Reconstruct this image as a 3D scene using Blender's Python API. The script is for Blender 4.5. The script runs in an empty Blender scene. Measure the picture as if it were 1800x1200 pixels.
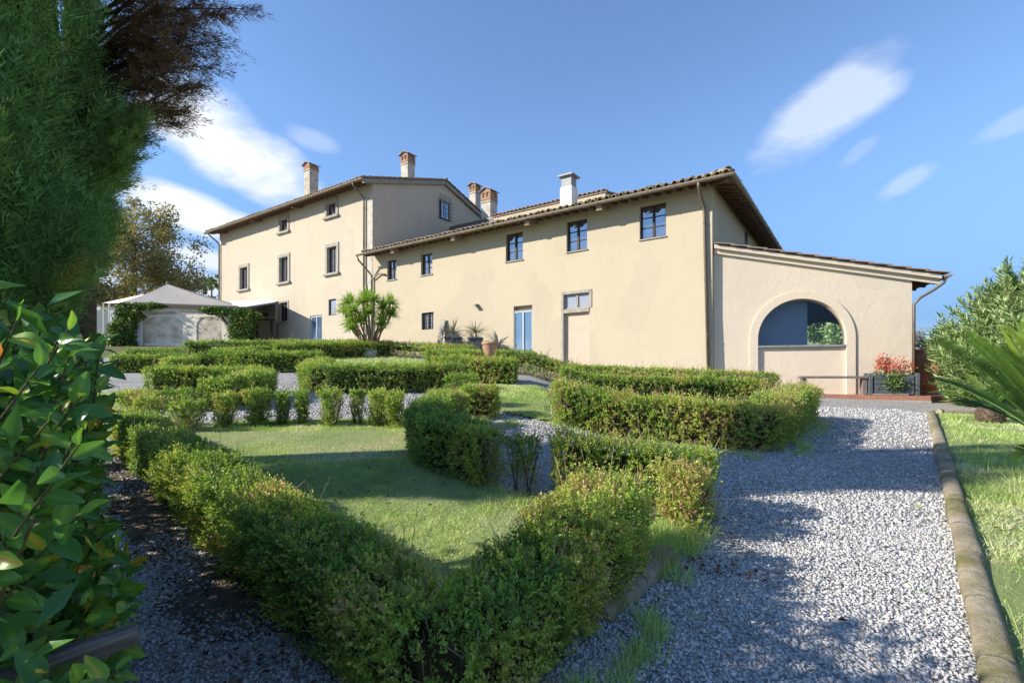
import bpy, math, random
import numpy as np
from mathutils import Vector, Matrix

S = bpy.context.scene
COL = S.collection
EYE = 1.6            # camera height above the gravel it stands on (metres)
FOC = 884.0          # focal length in pixels of the 1800 px wide photograph
CU, CV = 900.0, 665.0

# ------------------------------------------------------------------ camera
cam_data = bpy.data.cameras.new("camera")
cam = bpy.data.objects.new("camera", cam_data)
COL.objects.link(cam)
cam.location = (0, 0, EYE)
cam.rotation_euler = (math.radians(90), 0, 0)
cam_data.sensor_width = 36.0
cam_data.lens = FOC / 1800 * 36
cam_data.shift_y = 65 / 1800
cam_data.clip_start = 0.05
cam_data.clip_end = 6000
S.camera = cam

# ------------------------------------------------------------------ light
SUN_AZ = Vector((-0.985, -0.172, 0)).normalized()
SUN_EL = math.radians(29.0)
SUN_DIR = Vector((SUN_AZ.x * math.cos(SUN_EL), SUN_AZ.y * math.cos(SUN_EL), math.sin(SUN_EL)))
sun_data = bpy.data.lights.new("sun", 'SUN')
sun_data.energy = 4.3
sun_data.angle = math.radians(0.6)
sun_data.color = (1.0, 0.93, 0.80)
sun = bpy.data.objects.new("sun", sun_data)
COL.objects.link(sun)
sun.location = (-20, -6, 30)
sun.rotation_euler = SUN_DIR.to_track_quat('Z', 'Y').to_euler()

S.view_settings.view_transform = 'Standard'
S.view_settings.look = 'None'
S.view_settings.gamma = 1.0
S.view_settings.use_curve_mapping = False
S.view_settings.exposure = 1.06

def pix_dir(u, v):
    return Vector(((u - CU) / FOC, 1.0, (CV - v) / FOC)).normalized()

world = bpy.data.worlds.new("World")
S.world = world
world.use_nodes = True
wt = world.node_tree
wt.nodes.clear()
def wn(t, **kw):
    n = wt.nodes.new(t)
    for k, v in kw.items():
        setattr(n, k, v)
    return n
def wl(a, b):
    wt.links.new(a, b)
def wmath(op, a, b=None, clamp=False):
    n = wn('ShaderNodeMath', operation=op, use_clamp=clamp)
    for i, x in enumerate((a, b)):
        if x is None: continue
        if hasattr(x, 'links'): wl(x, n.inputs[i])
        else: n.inputs[i].default_value = x
    return n.outputs[0]
sky = wn('ShaderNodeTexSky')
sky.sky_type = 'NISHITA'
sky.sun_disc = False
sky.sun_elevation = SUN_EL
sky.sun_rotation = math.atan2(SUN_AZ.x, SUN_AZ.y)
sky.altitude = 1200
sky.air_density = 1.0
sky.dust_density = 0.0
sky.ozone_density = 4.0
SKY_GAIN = wn('ShaderNodeHueSaturation')
SKY_GAIN.inputs['Saturation'].default_value = 1.0
wl(sky.outputs[0], SKY_GAIN.inputs['Color'])
bg_sky = wn('ShaderNodeBackground')
bg_sky.inputs['Strength'].default_value = 0.13
tcz = wn('ShaderNodeTexCoord')
sepz = wn('ShaderNodeSeparateXYZ')
wl(tcz.outputs['Generated'], sepz.inputs[0])
low = wn('ShaderNodeMapRange', interpolation_type='SMOOTHSTEP')         # clear dry air: the sky stays blue down to the horizon
for k_, v_ in ((1, -.02), (2, .46), (3, .95), (4, 0.0)): low.inputs[k_].default_value = v_
wl(sepz.outputs['Z'], low.inputs[0])
mixlow = wn('ShaderNodeMix', data_type='RGBA')
hor = wn('ShaderNodeMapRange', interpolation_type='SMOOTHSTEP')         # pale haze only just above the horizon
for k_, v_ in ((1, -.01), (2, .10), (3, .25), (4, 1.0)): hor.inputs[k_].default_value = v_
wl(sepz.outputs['Z'], hor.inputs[0])
lowh = wn('ShaderNodeMath', operation='MULTIPLY'); wl(low.outputs[0], lowh.inputs[0]); wl(hor.outputs[0], lowh.inputs[1])
wl(lowh.outputs[0], mixlow.inputs[0]); wl(SKY_GAIN.outputs[0], mixlow.inputs[6])
mixlow.inputs[7].default_value = (.47, 1.03, 2.2, 1)
wl(mixlow.outputs[2], bg_sky.inputs['Color'])
tc = wn('ShaderNodeTexCoord')
noise_w = wn('ShaderNodeTexNoise')
noise_w.inputs['Scale'].default_value = 6.5
noise_w.inputs['Detail'].default_value = 10.0
noise_w.inputs['Roughness'].default_value = 0.55
wmap = wn('ShaderNodeMapping')
wmap.inputs['Scale'].default_value = (1, 1, 2.2)
wmap.inputs['Rotation'].default_value = (0, 0.35, 0)
wl(tc.outputs['Generated'], wmap.inputs['Vector'])
wl(wmap.outputs[0], noise_w.inputs['Vector'])
nz = wmath('SUBTRACT', noise_w.outputs['Fac'], 0.5)
# clouds: direction of the centre, half-extents along/across in radians, roll, density
CLOUDS = [((420, 262), .165, .062, -30, 1.0, 1.1), ((330, 372), .140, .034, -12, .95, .8), ((345, 452), .075, .022, -8, .75, .9),
          ((338, 495), .060, .026, -14, .8, .8), ((1464, 182), .112, .050, 31, .52, 1.15), ((1588, 322), .045, .016, 26, .26, 1.2),
          ((1512, 264), .03, .012, 35, .14, 1.0), ((1785, 215), .05, .016, 20, .20, 1.2), ((545, 245), .045, .018, -10, .25, 1.2),
          ((-900, 250), .5, .12, -10, .8, 1.0), ((2900, 300), .4, .06, 15, .3, 1.0)]
total = None
for (u, v), la, lb, roll, dens, rag in CLOUDS:
    c = pix_dir(u, v)
    right = c.cross(Vector((0, 0, 1))).normalized()
    up = right.cross(c).normalized()
    r = math.radians(roll)
    a = right * math.cos(r) + up * math.sin(r)
    b = -right * math.sin(r) + up * math.cos(r)
    def dotn(vec):
        n = wn('ShaderNodeVectorMath', operation='DOT_PRODUCT')
        wl(tc.outputs['Generated'], n.inputs[0])
        n.inputs[1].default_value = vec
        return n.outputs['Value']
    p = wmath('POWER', wmath('ABSOLUTE', dotn(a / la)), 2)
    q = wmath('POWER', wmath('ABSOLUTE', dotn(b / lb)), 2)
    d = wmath('ADD', wmath('ADD', p, q), wmath('MULTIPLY', nz, 2.6 * rag))
    m = wmath('SUBTRACT', 1.25, d, True)
    m = wmath('POWER', m, 1.35)
    m = wmath('MULTIPLY', m, wmath('GREATER_THAN', dotn(c), 0.2))
    m = wmath('MULTIPLY', m, dens)
    total = m if total is None else wmath('MAXIMUM', total, m)
bg_cloud = wn('ShaderNodeBackground')
bg_cloud.inputs['Color'].default_value = (0.90, 0.94, 1.0, 1)
bg_cloud.inputs['Strength'].default_value = 0.56
mixw = wn('ShaderNodeMixShader')
wl(total, mixw.inputs['Fac'])
wl(bg_sky.outputs[0], mixw.inputs[1])
wl(bg_cloud.outputs[0], mixw.inputs[2])
outw = wn('ShaderNodeOutputWorld')
wl(mixw.outputs[0], outw.inputs['Surface'])

# ------------------------------------------------------------------ helpers
rnd = random.Random(11)
nr = np.random.default_rng(11)

def lin(*c):
    """sRGB 0..255 to linear"""
    return tuple(((x / 255) / 12.92 if x / 255 <= .04045 else ((x / 255 + .055) / 1.055) ** 2.4) for x in c)

def slope(X):
    """rise of the ground per metre away from the camera, at sideways place X"""
    X = np.asarray(X, float)
    return np.interp(X, [-30, -12, -4, .6, 1.7, 4, 7, 9.5, 12, 30], [.121, .116, .112, .111, .087, .081, .073, .067, .062, .035])

def gz(X, Y):
    Y = np.asarray(Y, float)
    e = np.where(Y < 0, Y * .3, np.where(Y < 36, Y, 36 + (Y - 36) * .25 / (1 + np.abs(Y - 36) / 60)))
    return slope(X) * e

def G(u, v):
    """where the sight line through pixel (u, v) meets the ground"""
    k = (v - CV) / FOC
    best, prev = None, None
    for Y in np.arange(.6, 45, .02):
        h = EYE - k * Y - float(gz((u - CU) / FOC * Y, Y))
        if h <= 0:
            return ((u - CU) / FOC * Y, Y)
    return ((u - CU) / FOC * 40, 40.0)

def at(u, v, Y):
    return Vector(((u - CU) / FOC * Y, Y, EYE + (CV - v) / FOC * Y))

class NT:
    """small node-tree builder"""
    def __init__(s, m):
        s.t = m.node_tree
        s.t.nodes.clear()
    def n(s, typ, **kw):
        x = s.t.nodes.new(typ)
        for k, v in kw.items():
            setattr(x, k, v)
        return x
    def l(s, a, b):
        s.t.links.new(a, b)
    def noise(s, scale, detail=4, rough=.55, vec=None):
        x = s.n('ShaderNodeTexNoise')
        x.inputs['Scale'].default_value = scale
        x.inputs['Detail'].default_value = detail
        x.inputs['Roughness'].default_value = rough
        s.l(vec if vec is not None else s.pos(), x.inputs['Vector'])
        return x.outputs['Fac']
    def pos(s):
        return s.n('ShaderNodeNewGeometry').outputs['Position']
    def ramp(s, fac, stops):
        x = s.n('ShaderNodeValToRGB')
        el = x.color_ramp.elements
        el[0].position, el[0].color = stops[0][0], (*stops[0][1], 1)
        el[1].position, el[1].color = stops[-1][0], (*stops[-1][1], 1)
        for p, c in stops[1:-1]:
            e = el.new(p)
            e.color = (*c, 1)
        s.l(fac, x.inputs['Fac'])
        return x.outputs['Color']
    def mix(s, fac, a, b, mode='MIX'):
        x = s.n('ShaderNodeMix', data_type='RGBA', blend_type=mode)
        if hasattr(fac, 'links'): s.l(fac, x.inputs[0])
        else: x.inputs[0].default_value = fac
        for i, c in ((6, a), (7, b)):
            if hasattr(c, 'links'): s.l(c, x.inputs[i])
            else: x.inputs[i].default_value = (*c, 1)
        return x.outputs[2]
    def math(s, op, a, b=None, clamp=False):
        x = s.n('ShaderNodeMath', operation=op, use_clamp=clamp)
        for i, c in enumerate((a, b)):
            if c is None: continue
            if hasattr(c, 'links'): s.l(c, x.inputs[i])
            else: x.inputs[i].default_value = c
        return x.outputs[0]
    def bump(s, h, strength=.4, dist=.02):
        x = s.n('ShaderNodeBump')
        x.inputs['Strength'].default_value = strength
        x.inputs['Distance'].default_value = dist
        s.l(h, x.inputs['Height'])
        return x.outputs['Normal']
    def out(s, color, rough=.8, normal=None, spec=.3, metallic=0.0, translucent=0.0, tcolor=None):
        p = s.n('ShaderNodeBsdfPrincipled')
        if hasattr(color, 'links'): s.l(color, p.inputs['Base Color'])
        else: p.inputs['Base Color'].default_value = (*color, 1)
        if hasattr(rough, 'links'): s.l(rough, p.inputs['Roughness'])
        else: p.inputs['Roughness'].default_value = rough
        p.inputs['Specular IOR Level'].default_value = spec
        p.inputs['Metallic'].default_value = metallic
        if normal is not None: s.l(normal, p.inputs['Normal'])
        o = s.n('ShaderNodeOutputMaterial')
        sh = p.outputs[0]
        if translucent > 0:
            t = s.n('ShaderNodeBsdfTranslucent')
            if tcolor is not None: color = tcolor
            if hasattr(color, 'links'): s.l(color, t.inputs['Color'])
            else: t.inputs['Color'].default_value = (*color, 1)
            m = s.n('ShaderNodeMixShader')
            m.inputs[0].default_value = translucent
            s.l(sh, m.inputs[1]); s.l(t.outputs[0], m.inputs[2])
            sh = m.outputs[0]
        s.l(sh, o.inputs['Surface'])
        return p

def newmat(name):
    m = bpy.data.materials.new(name)
    m.use_nodes = True
    return m, NT(m)

def plain(name, c1, c2=None, scale=4, rough=.8, bump=.25, bscale=40, spec=.3, metallic=0.0, bdist=.01):
    m, t = newmat(name)
    c2 = c2 or tuple(x * .75 for x in c1)
    n = t.noise(scale, 5, .6)
    col = t.ramp(n, [(.32, c2), (.66, c1)])
    nm = t.bump(t.noise(bscale, 4), bump, bdist) if bump else None
    t.out(col, rough, nm, spec, metallic)
    return m

def leafmat(name, stops, rough=.45, spec=.35, trans=.3, glow=1.25):
    """leaf colour picked by the per-vertex value 'tint'"""
    m, t = newmat(name)
    a = t.n('ShaderNodeAttribute', attribute_name='tint')
    col = t.ramp(a.outputs['Fac'], stops)
    tcol = t.mix(1.0, col, (glow, glow * 1.05, glow * .6), 'MULTIPLY')
    t.out(col, rough, None, spec, 0, trans, tcol)
    return m

def tag(o, label=None, cat=None, group=None, kind=None):
    if label: o['label'] = label
    if cat: o['category'] = cat
    if group: o['group'] = group
    if kind: o['kind'] = kind
    return o

def empty(name, loc=(0, 0, 0), rz=0.0, parent=None):
    o = bpy.data.objects.new(name, None)
    o.empty_display_size = .2
    COL.objects.link(o)
    o.location = loc
    o.rotation_euler = (0, 0, rz)
    if parent: o.parent = parent
    return o

def link(name, me, mat=None, parent=None, loc=None, rot=None):
    o = bpy.data.objects.new(name, me)
    COL.objects.link(o)
    if mat is not None:
        if len(me.materials) == 0: me.materials.append(mat)
    if parent: o.parent = parent
    if loc is not None: o.location = loc
    if rot is not None: o.rotation_euler = rot
    return o

def np_mesh(name, V, F, tint=None, smooth=False):
    """mesh from arrays; F is (n,3) or (n,4)"""
    V = np.ascontiguousarray(V, np.float32); F = np.ascontiguousarray(F, np.int32)
    me = bpy.data.meshes.new(name)
    me.vertices.add(len(V)); me.vertices.foreach_set('co', V.ravel())
    k = F.shape[1]
    me.loops.add(F.size); me.loops.foreach_set('vertex_index', F.ravel())
    me.polygons.add(len(F))
    me.polygons.foreach_set('loop_start', np.arange(0, F.size, k, dtype=np.int32))
    if smooth:
        me.polygons.foreach_set('use_smooth', np.ones(len(F), bool))
    if tint is not None:
        at_ = me.attributes.new('tint', 'FLOAT', 'POINT')
        at_.data.foreach_set('value', np.ascontiguousarray(tint, np.float32))
    me.update(calc_edges=True)
    return me

class MB:
    """collects faces of one mesh"""
    def __init__(s):
        s.v, s.f, s.sm = [], [], []
    def face(s, pts, smooth=False):
        i = len(s.v)
        s.v.extend([tuple(p) for p in pts])
        s.f.append(tuple(range(i, i + len(pts)))); s.sm.append(smooth)
    def box(s, x0, x1, y0, y1, z0, z1):
        s.hexa([(x0, y0, z0), (x1, y0, z0), (x1, y1, z0), (x0, y1, z0), (x0, y0, z1), (x1, y0, z1), (x1, y1, z1), (x0, y1, z1)])
        return s
    def hexa(s, p):
        i = len(s.v)
        s.v.extend([tuple(q) for q in p])
        for f in ((0, 3, 2, 1), (4, 5, 6, 7), (0, 1, 5, 4), (1, 2, 6, 5), (2, 3, 7, 6), (3, 0, 4, 7)):
            s.f.append(tuple(i + k for k in f)); s.sm.append(False)
        return s
    def bar(s, a, b, w, h, up=(0, 0, 1)):
        """beam of w x h from a to b"""
        a, b = Vector(a), Vector(b)
        d = (b - a).normalized(); upv = Vector(up)
        if abs(d.dot(upv)) > .98: upv = Vector((1, 0, 0))
        x = d.cross(upv).normalized() * (w / 2); z = x.cross(d).normalized() * (h / 2)
        p = []
        for q in (a, b):
            p.append([q - x - z, q + x - z, q + x + z, q - x + z])
        s.hexa([p[0][0], p[0][1], p[1][1], p[1][0], p[0][3], p[0][2], p[1][2], p[1][3]])
        return s
    def tube(s, pts, r, n=8, cap=True, half=False):
        pts = [Vector(p) for p in pts]
        m = len(pts)
        rs = r if isinstance(r, (list, tuple)) else [r] * m
        i0 = len(s.v)
        ref = None
        for k, p in enumerate(pts):
            d = (pts[min(k + 1, m - 1)] - pts[max(k - 1, 0)]).normalized()
            if ref is None:
                ref = d.orthogonal().normalized()
            ref = (ref - d * ref.dot(d)).normalized()
            bi = d.cross(ref)
            for j in range(n):
                a = 2 * math.pi * j / n
                s.v.append(tuple(p + (ref * math.cos(a) + bi * math.sin(a)) * rs[k]))
        for k in range(m - 1):
            for j in range(n):
                a, b = i0 + k * n + j, i0 + k * n + (j + 1) % n
                s.f.append((a, b, b + n, a + n)); s.sm.append(True)
        if cap:
            s.f.append(tuple(i0 + j for j in reversed(range(n)))); s.sm.append(False)
            s.f.append(tuple(i0 + (m - 1) * n + j for j in range(n))); s.sm.append(False)
        return s
    def lathe(s, prof, n=20, c=(0, 0, 0)):
        i0 = len(s.v)
        for r, z in prof:
            for j in range(n):
                a = 2 * math.pi * j / n
                s.v.append((c[0] + r * math.cos(a), c[1] + r * math.sin(a), c[2] + z))
        for k in range(len(prof) - 1):
            for j in range(n):
                a, b = i0 + k * n + j, i0 + k * n + (j + 1) % n
                s.f.append((a, b, b + n, a + n)); s.sm.append(True)
        s.f.append(tuple(i0 + j for j in reversed(range(n)))); s.sm.append(False)
        s.f.append(tuple(i0 + (len(prof) - 1) * n + j for j in range(n))); s.sm.append(False)
        return s
    def mesh(s, name):
        me = bpy.data.meshes.new(name)
        me.from_pydata(s.v, [], s.f)
        me.polygons.foreach_set('use_smooth', s.sm)
        me.update()
        return me
    def build(s, name, mat, parent=None, loc=None, rot=None, bevel=0.0):
        o = link(name, s.mesh(name), mat, parent, loc, rot)
        if bevel:
            b = o.modifiers.new('bevel', 'BEVEL'); b.width = bevel; b.segments = 2; b.limit_method = 'ANGLE'
        return o

def hash3(ix, iy, iz, seed):
    h = (ix * 374761393 + iy * 668265263 + iz * 2147483647 + seed * 974634541).astype(np.int64)
    h = (h ^ (h >> 13)) * 1274126177
    h = h ^ (h >> 16)
    return (h & 0xffff) / 65535.0

def vnoise(P, scale, seed=0):
    """value noise in 0..1"""
    Q = np.asarray(P, float) * scale + 1000.0
    I = np.floor(Q).astype(np.int64); f = Q - I
    f = f * f * (3 - 2 * f)
    r = 0
    for dx in (0, 1):
        for dy in (0, 1):
            for dz in (0, 1):
                w = (f[:, 0] if dx else 1 - f[:, 0]) * (f[:, 1] if dy else 1 - f[:, 1]) * (f[:, 2] if dz else 1 - f[:, 2])
                r = r + w * hash3(I[:, 0] + dx, I[:, 1] + dy, I[:, 2] + dz, seed)
    return r

def unit(A):
    return A / np.maximum(np.linalg.norm(A, axis=1, keepdims=True), 1e-9)

def leaf_arrays(P, N, A, L, W, tint, fold=.25, droop=0.0):
    """folded four-point leaves: base P, along A, facing N"""
    A = unit(A); Sd = unit(np.cross(A, N)); N2 = np.cross(Sd, A)
    L = np.broadcast_to(np.asarray(L, float), (len(P),))[:, None]; W = np.broadcast_to(np.asarray(W, float), (len(P),))[:, None]
    mid = P + A * L * .45 + N2 * W * fold
    tip = P + A * L - N2 * L * droop
    V = np.stack([P, mid + Sd * W * .5, tip, mid - Sd * W * .5], 1).reshape(-1, 3)
    b = np.arange(len(P))[:, None] * 4
    F = np.concatenate([b + [0, 1, 2], b + [0, 2, 3]], 1).reshape(-1, 3)
    return V, F, np.repeat(tint, 4)

def blade_arrays(P, A, Wv, L, W, tint):
    """single-triangle blades"""
    A = unit(A); Wv = unit(Wv)
    L = np.broadcast_to(np.asarray(L, float), (len(P),))[:, None]; W = np.broadcast_to(np.asarray(W, float), (len(P),))[:, None]
    V = np.stack([P - Wv * W / 2, P + Wv * W / 2, P + A * L], 1).reshape(-1, 3)
    F = np.arange(len(P) * 3).reshape(-1, 3)
    return V, F, np.repeat(tint, 3)

def strip_arrays(P0, P1, W, tint, r=nr):
    """thin twigs as flat strips in random directions"""
    D = unit(P1 - P0); X = unit(np.cross(D, r.normal(size=P0.shape)))
    W = np.broadcast_to(np.asarray(W, float), (len(P0),))[:, None]
    V = np.stack([P0 - X * W / 2, P0 + X * W / 2, P1 + X * W * .3, P1 - X * W * .3], 1).reshape(-1, 3)
    b = np.arange(len(P0))[:, None] * 4
    F = np.concatenate([b + [0, 1, 2], b + [0, 2, 3]], 1).reshape(-1, 3)
    return V, F, np.repeat(tint, 4)

def join(parts):
    V, F, T, o = [], [], [], 0
    for v, f, t in parts:
        V.append(v); F.append(f + o); T.append(t); o += len(v)
    return np.concatenate(V), np.concatenate(F), np.concatenate(T)

# ------------------------------------------------------------------ materials
def stucco(name, c1, c2, c3, stain=.5, scale=.35):
    m, t = newmat(name)
    pos = t.pos()
    big = t.noise(scale, 6, .62, pos)
    mid = t.noise(2.3, 7, .7, pos)
    col = t.ramp(big, [(.30, c2), (.52, c1), (.75, c1)])
    mp = t.n('ShaderNodeMapping'); mp.inputs['Scale'].default_value = (1.3, 1.3, .16)
    t.l(pos, mp.inputs['Vector'])
    streak = t.noise(1.6, 6, .68, mp.outputs[0])
    col = t.mix(t.math('MULTIPLY', t.ramp(streak, [(.50, (0, 0, 0)), (.78, (1, 1, 1))]), stain), col, c3)
    col = t.mix(t.math('MULTIPLY', t.ramp(mid, [(.48, (0, 0, 0)), (.75, (1, 1, 1))]), stain * .55), col, c3)
    v = t.n('ShaderNodeTexVoronoi'); v.inputs['Scale'].default_value = .42; v.inputs['Randomness'].default_value = 1.0
    wob = t.n('ShaderNodeVectorMath', operation='ADD'); t.l(pos, wob.inputs[0])
    nv = t.n('ShaderNodeTexNoise'); nv.inputs['Scale'].default_value = 1.2; nv.inputs['Detail'].default_value = 5; t.l(pos, nv.inputs['Vector']); t.l(nv.outputs['Color'], wob.inputs[1])
    t.l(wob.outputs[0], v.inputs['Vector'])
    sp = t.n('ShaderNodeSeparateColor'); t.l(v.outputs['Color'], sp.inputs[0])
    col = t.mix(1.0, col, t.ramp(sp.outputs[0], [(0, (.955, .955, .965)), (.5, (1, 1, 1)), (1, (1.03, 1.02, 1.0))]), 'MULTIPLY')   # patches of older and newer limewash
    fine = t.noise(70, 4, .6, pos)
    nm = t.bump(t.math('ADD', t.math('MULTIPLY', fine, .5), t.math('MULTIPLY', mid, 1.6)), .5, .02)
    t.out(col, .92, nm, .15)
    return m

M = {}
M['wing_wall'] = stucco('cream_stucco', (.452, .390, .288), (.438, .376, .276), (.40, .343, .256), .42)
M['villa_wall'] = stucco('weathered_cream_stucco', (.470, .412, .322), (.45, .392, .303), (.38, .338, .272), .52, .5)
M['gable_wall'] = M['villa_wall']
M['annex_wall'] = stucco('pale_pink_stucco', (.615, .525, .418), (.597, .507, .402), (.55, .465, .365), .35)
M['stone'] = plain('grey_stone', (.36, .33, .28), (.24, .22, .19), 6, .85, .4, 60)
M['wood_dark'] = plain('dark_wood', (.055, .035, .024), (.03, .02, .014), 9, .6, .2, 60)
M['rafter'] = plain('brown_rafter', (.16, .095, .055), (.09, .05, .03), 5, .8, .3, 40)
M['soffit'] = plain('terracotta_soffit', (.24, .13, .075), (.15, .085, .05), 3, .9, .2, 30)
M['metal_brown'] = plain('brown_painted_metal', (.27, .225, .17), (.19, .16, .125), 4, .5, .1, 20, .4)
M['pipe'] = plain('dark_brown_pipe', (.16, .12, .09), (.11, .085, .065), 4, .5, .1, 20, .4)
M['brick'] = plain('chimney_brick', (.38, .235, .155), (.24, .15, .105), 14, .9, .4, 50)
M['plaster_old'] = plain('old_chimney_plaster', (.50, .45, .37), (.27, .24, .20), 3.5, .95, .4, 30)
M['white_plaster'] = plain('white_chimney_plaster', (.50, .46, .41), (.34, .31, .27), 3, .95, .3, 30)
M['limewash'] = plain('limewashed_chimney', (.70, .68, .65), (.56, .54, .51), 3, .95, .3, 30)
M['beam_end'] = plain('weathered_beam_end', (.33, .255, .18), (.22, .165, .115), 5, .9, .3, 30)
M['pale_terracotta'] = plain('pale_terracotta', (.44, .26, .165), (.33, .19, .12), 5, .85, .3, 30)
M['grey_metal'] = plain('grey_sheet_metal', (.26, .26, .27), (.18, .18, .19), 3, .5, .1, 20, .4)
M['black_iron'] = plain('black_iron', (.025, .025, .03), (.015, .015, .02), 8, .6, .1)
M['pale_blue_paint'] = plain('pale_blue_door_paint', (.34, .40, .46), (.28, .34, .40), 4, .5, .1)
M['white_cloth'] = plain('white_cloth', (.80, .79, .78), (.70, .69, .70), 5, .9, .3, 18)
M['canvas'] = plain('grey_canvas', (.31, .288, .27), (.275, .255, .24), 1.2, .9, .3, 6, .2, 0, .03)
M['canvas_cream'] = plain('cream_canvas', (.78, .69, .58), (.72, .63, .53), 1.5, .9, .3, 9)
M['clear_plastic'] = plain('cloudy_window_plastic', (.66, .55, .43), (.34, .28, .21), 2.6, .25, .3, 9, .5)
M['cream_panel'] = plain('cream_door_panel', (.50, .40, .31), (.46, .365, .28), 3, .8, .1)
M['terracotta'] = plain('terracotta', (.44, .19, .105), (.30, .125, .07), 5, .8, .3, 30)
M['floor_tile'] = plain('terracotta_floor_tile', (.40, .19, .13), (.30, .14, .095), 3, .7, .15, 30)
M['planter_wood'] = plain('slate_blue_painted_boards', (.10, .115, .13), (.065, .075, .085), 6, .6, .3, 40)
M['bench_wood'] = plain('weathered_brown_bench', (.19, .155, .135), (.12, .095, .085), 8, .75, .3, 40)
M['concrete'] = plain('grey_concrete', (.42, .38, .36), (.32, .29, .27), 4, .9, .3, 40)
M['bark'] = plain('tree_bark', (.13, .095, .07), (.06, .045, .035), 12, .95, .8, 26, .1, 0, .03)
M['bark_pale'] = plain('pale_stem_bark', (.33, .23, .15), (.19, .13, .085), 14, .9, .5, 40)
M['green_shoot'] = plain('green_brown_shoot', (.11, .10, .045), (.07, .055, .03), 20, .7, .2, 40)
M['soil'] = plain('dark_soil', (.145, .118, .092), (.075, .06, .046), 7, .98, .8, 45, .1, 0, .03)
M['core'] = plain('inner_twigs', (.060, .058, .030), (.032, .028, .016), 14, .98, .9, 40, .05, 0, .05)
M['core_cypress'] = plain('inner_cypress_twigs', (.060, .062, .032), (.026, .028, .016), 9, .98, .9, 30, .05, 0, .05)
M['reflection_blue'] = plain('painted_sky_reflection', (.20, .27, .40), (.18, .24, .36), .8, .6, .05)  # blue of the sky's reflection in the arch glass, put into a surface colour
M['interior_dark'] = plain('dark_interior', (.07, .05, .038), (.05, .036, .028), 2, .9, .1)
M['white_wall_in'] = plain('interior_wall', (.60, .55, .47), (.55, .5, .43), 2, .9, .1)

def glassmat(name, base, mirror, rough=.03, seethrough=0.0):
    m, t = newmat(name)
    wob = t.bump(t.noise(1.1, 2), .12, .05)
    g = t.n('ShaderNodeBsdfGlossy'); g.inputs['Roughness'].default_value = rough
    g.inputs['Color'].default_value = (.95, .97, 1, 1)
    t.l(wob, g.inputs['Normal'])
    lw = t.n('ShaderNodeLayerWeight'); lw.inputs['Blend'].default_value = .18 if seethrough else .35
    f = t.math('ADD', t.math('MULTIPLY', lw.outputs['Fresnel'], 1 - mirror), mirror, True)
    if seethrough:
        d = t.n('ShaderNodeBsdfTransparent'); d.inputs['Color'].default_value = (*base, 1)
    else:
        d = t.n('ShaderNodeBsdfDiffuse'); d.inputs['Color'].default_value = (*base, 1)
    x = t.n('ShaderNodeMixShader'); o = t.n('ShaderNodeOutputMaterial')
    t.l(f, x.inputs[0]); t.l(d.outputs[0], x.inputs[1]); t.l(g.outputs[0], x.inputs[2]); t.l(x.outputs[0], o.inputs['Surface'])
    return m
M['glass'] = glassmat('window_glass', (.05, .065, .10), .30)
M['glass_curtain'] = glassmat('window_glass_over_curtain', (.30, .30, .33), .12)
M['glass_door'] = glassmat('door_glass', (.10, .15, .22), .30)
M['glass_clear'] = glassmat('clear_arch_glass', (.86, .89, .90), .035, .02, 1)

def tilemat():
    m, t = newmat('old_roof_tile')
    pos = t.pos()
    isl = t.n('ShaderNodeObjectInfo').outputs['Random']
    base = t.ramp(isl, [(0, (.30, .19, .13)), (.35, (.38, .27, .20)), (.7, (.33, .235, .19)), (1, (.46, .36, .27))])
    col = t.mix(t.ramp(t.noise(9, 5, .65, pos), [(.40, (0, 0, 0)), (.68, (.8, .8, .8))]), base, (.34, .30, .25))
    moss = t.ramp(t.noise(5.5, 5, .7, pos), [(.50, (0, 0, 0)), (.60, (.9, .9, .9))])
    col = t.mix(moss, col, (.17, .15, .055))
    t.out(col, .95, t.bump(t.noise(60, 4, .6, pos), .5, .01), .15)
    return m
M['tile'] = tilemat()
M['tile_flat'] = plain('grey_pink_flat_tile', (.33, .24, .205), (.22, .17, .155), 4, .9, .4, 40)
M['moss'] = plain('yellow_green_moss', (.20, .19, .05), (.10, .09, .03), 20, .98, .9, 60, .05, 0, .03)

# gravel: crushed stone, every cell its own grey
def gravelmat(name):
    m, t = newmat(name)
    pos = t.pos()
    def vor(scale, out):
        v = t.n('ShaderNodeTexVoronoi'); v.inputs['Scale'].default_value = scale
        t.l(pos, v.inputs['Vector'])
        return v.outputs[out]
    c = t.n('ShaderNodeSeparateColor'); t.l(vor(46, 'Color'), c.inputs[0])
    col = t.ramp(c.outputs[0], [(0, (.20, .20, .205)), (.35, (.38, .375, .37)), (.7, (.52, .51, .50)), (1, (.74, .73, .72))])
    d = vor(46, 'Distance')
    col = t.mix(t.ramp(d, [(.35, (0, 0, 0)), (.8, (1, 1, 1))]), col, (.22, .21, .20))
    dirt = t.ramp(t.noise(.9, 6, .65, pos), [(.52, (0, 0, 0)), (.74, (.55, .55, .55))])
    col = t.mix(dirt, col, (.20, .17, .125))
    t.out(col, .9, t.bump(t.math('MULTIPLY', d, -1.0), 1.0, .03), .2)
    return m
M['gravel'] = gravelmat('crushed_stone_gravel')

def stonemat():
    m, t = newmat('gravel_stone')
    a = t.n('ShaderNodeAttribute', attribute_name='tint')
    col = t.ramp(a.outputs['Fac'], [(0, (.24, .235, .235)), (.3, (.38, .37, .365)), (.62, (.49, .48, .47)), (.9, (.62, .61, .60)), (1, (.40, .31, .22))])
    t.out(col, .85, None, .25)
    return m
M['stones'] = stonemat()

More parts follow.
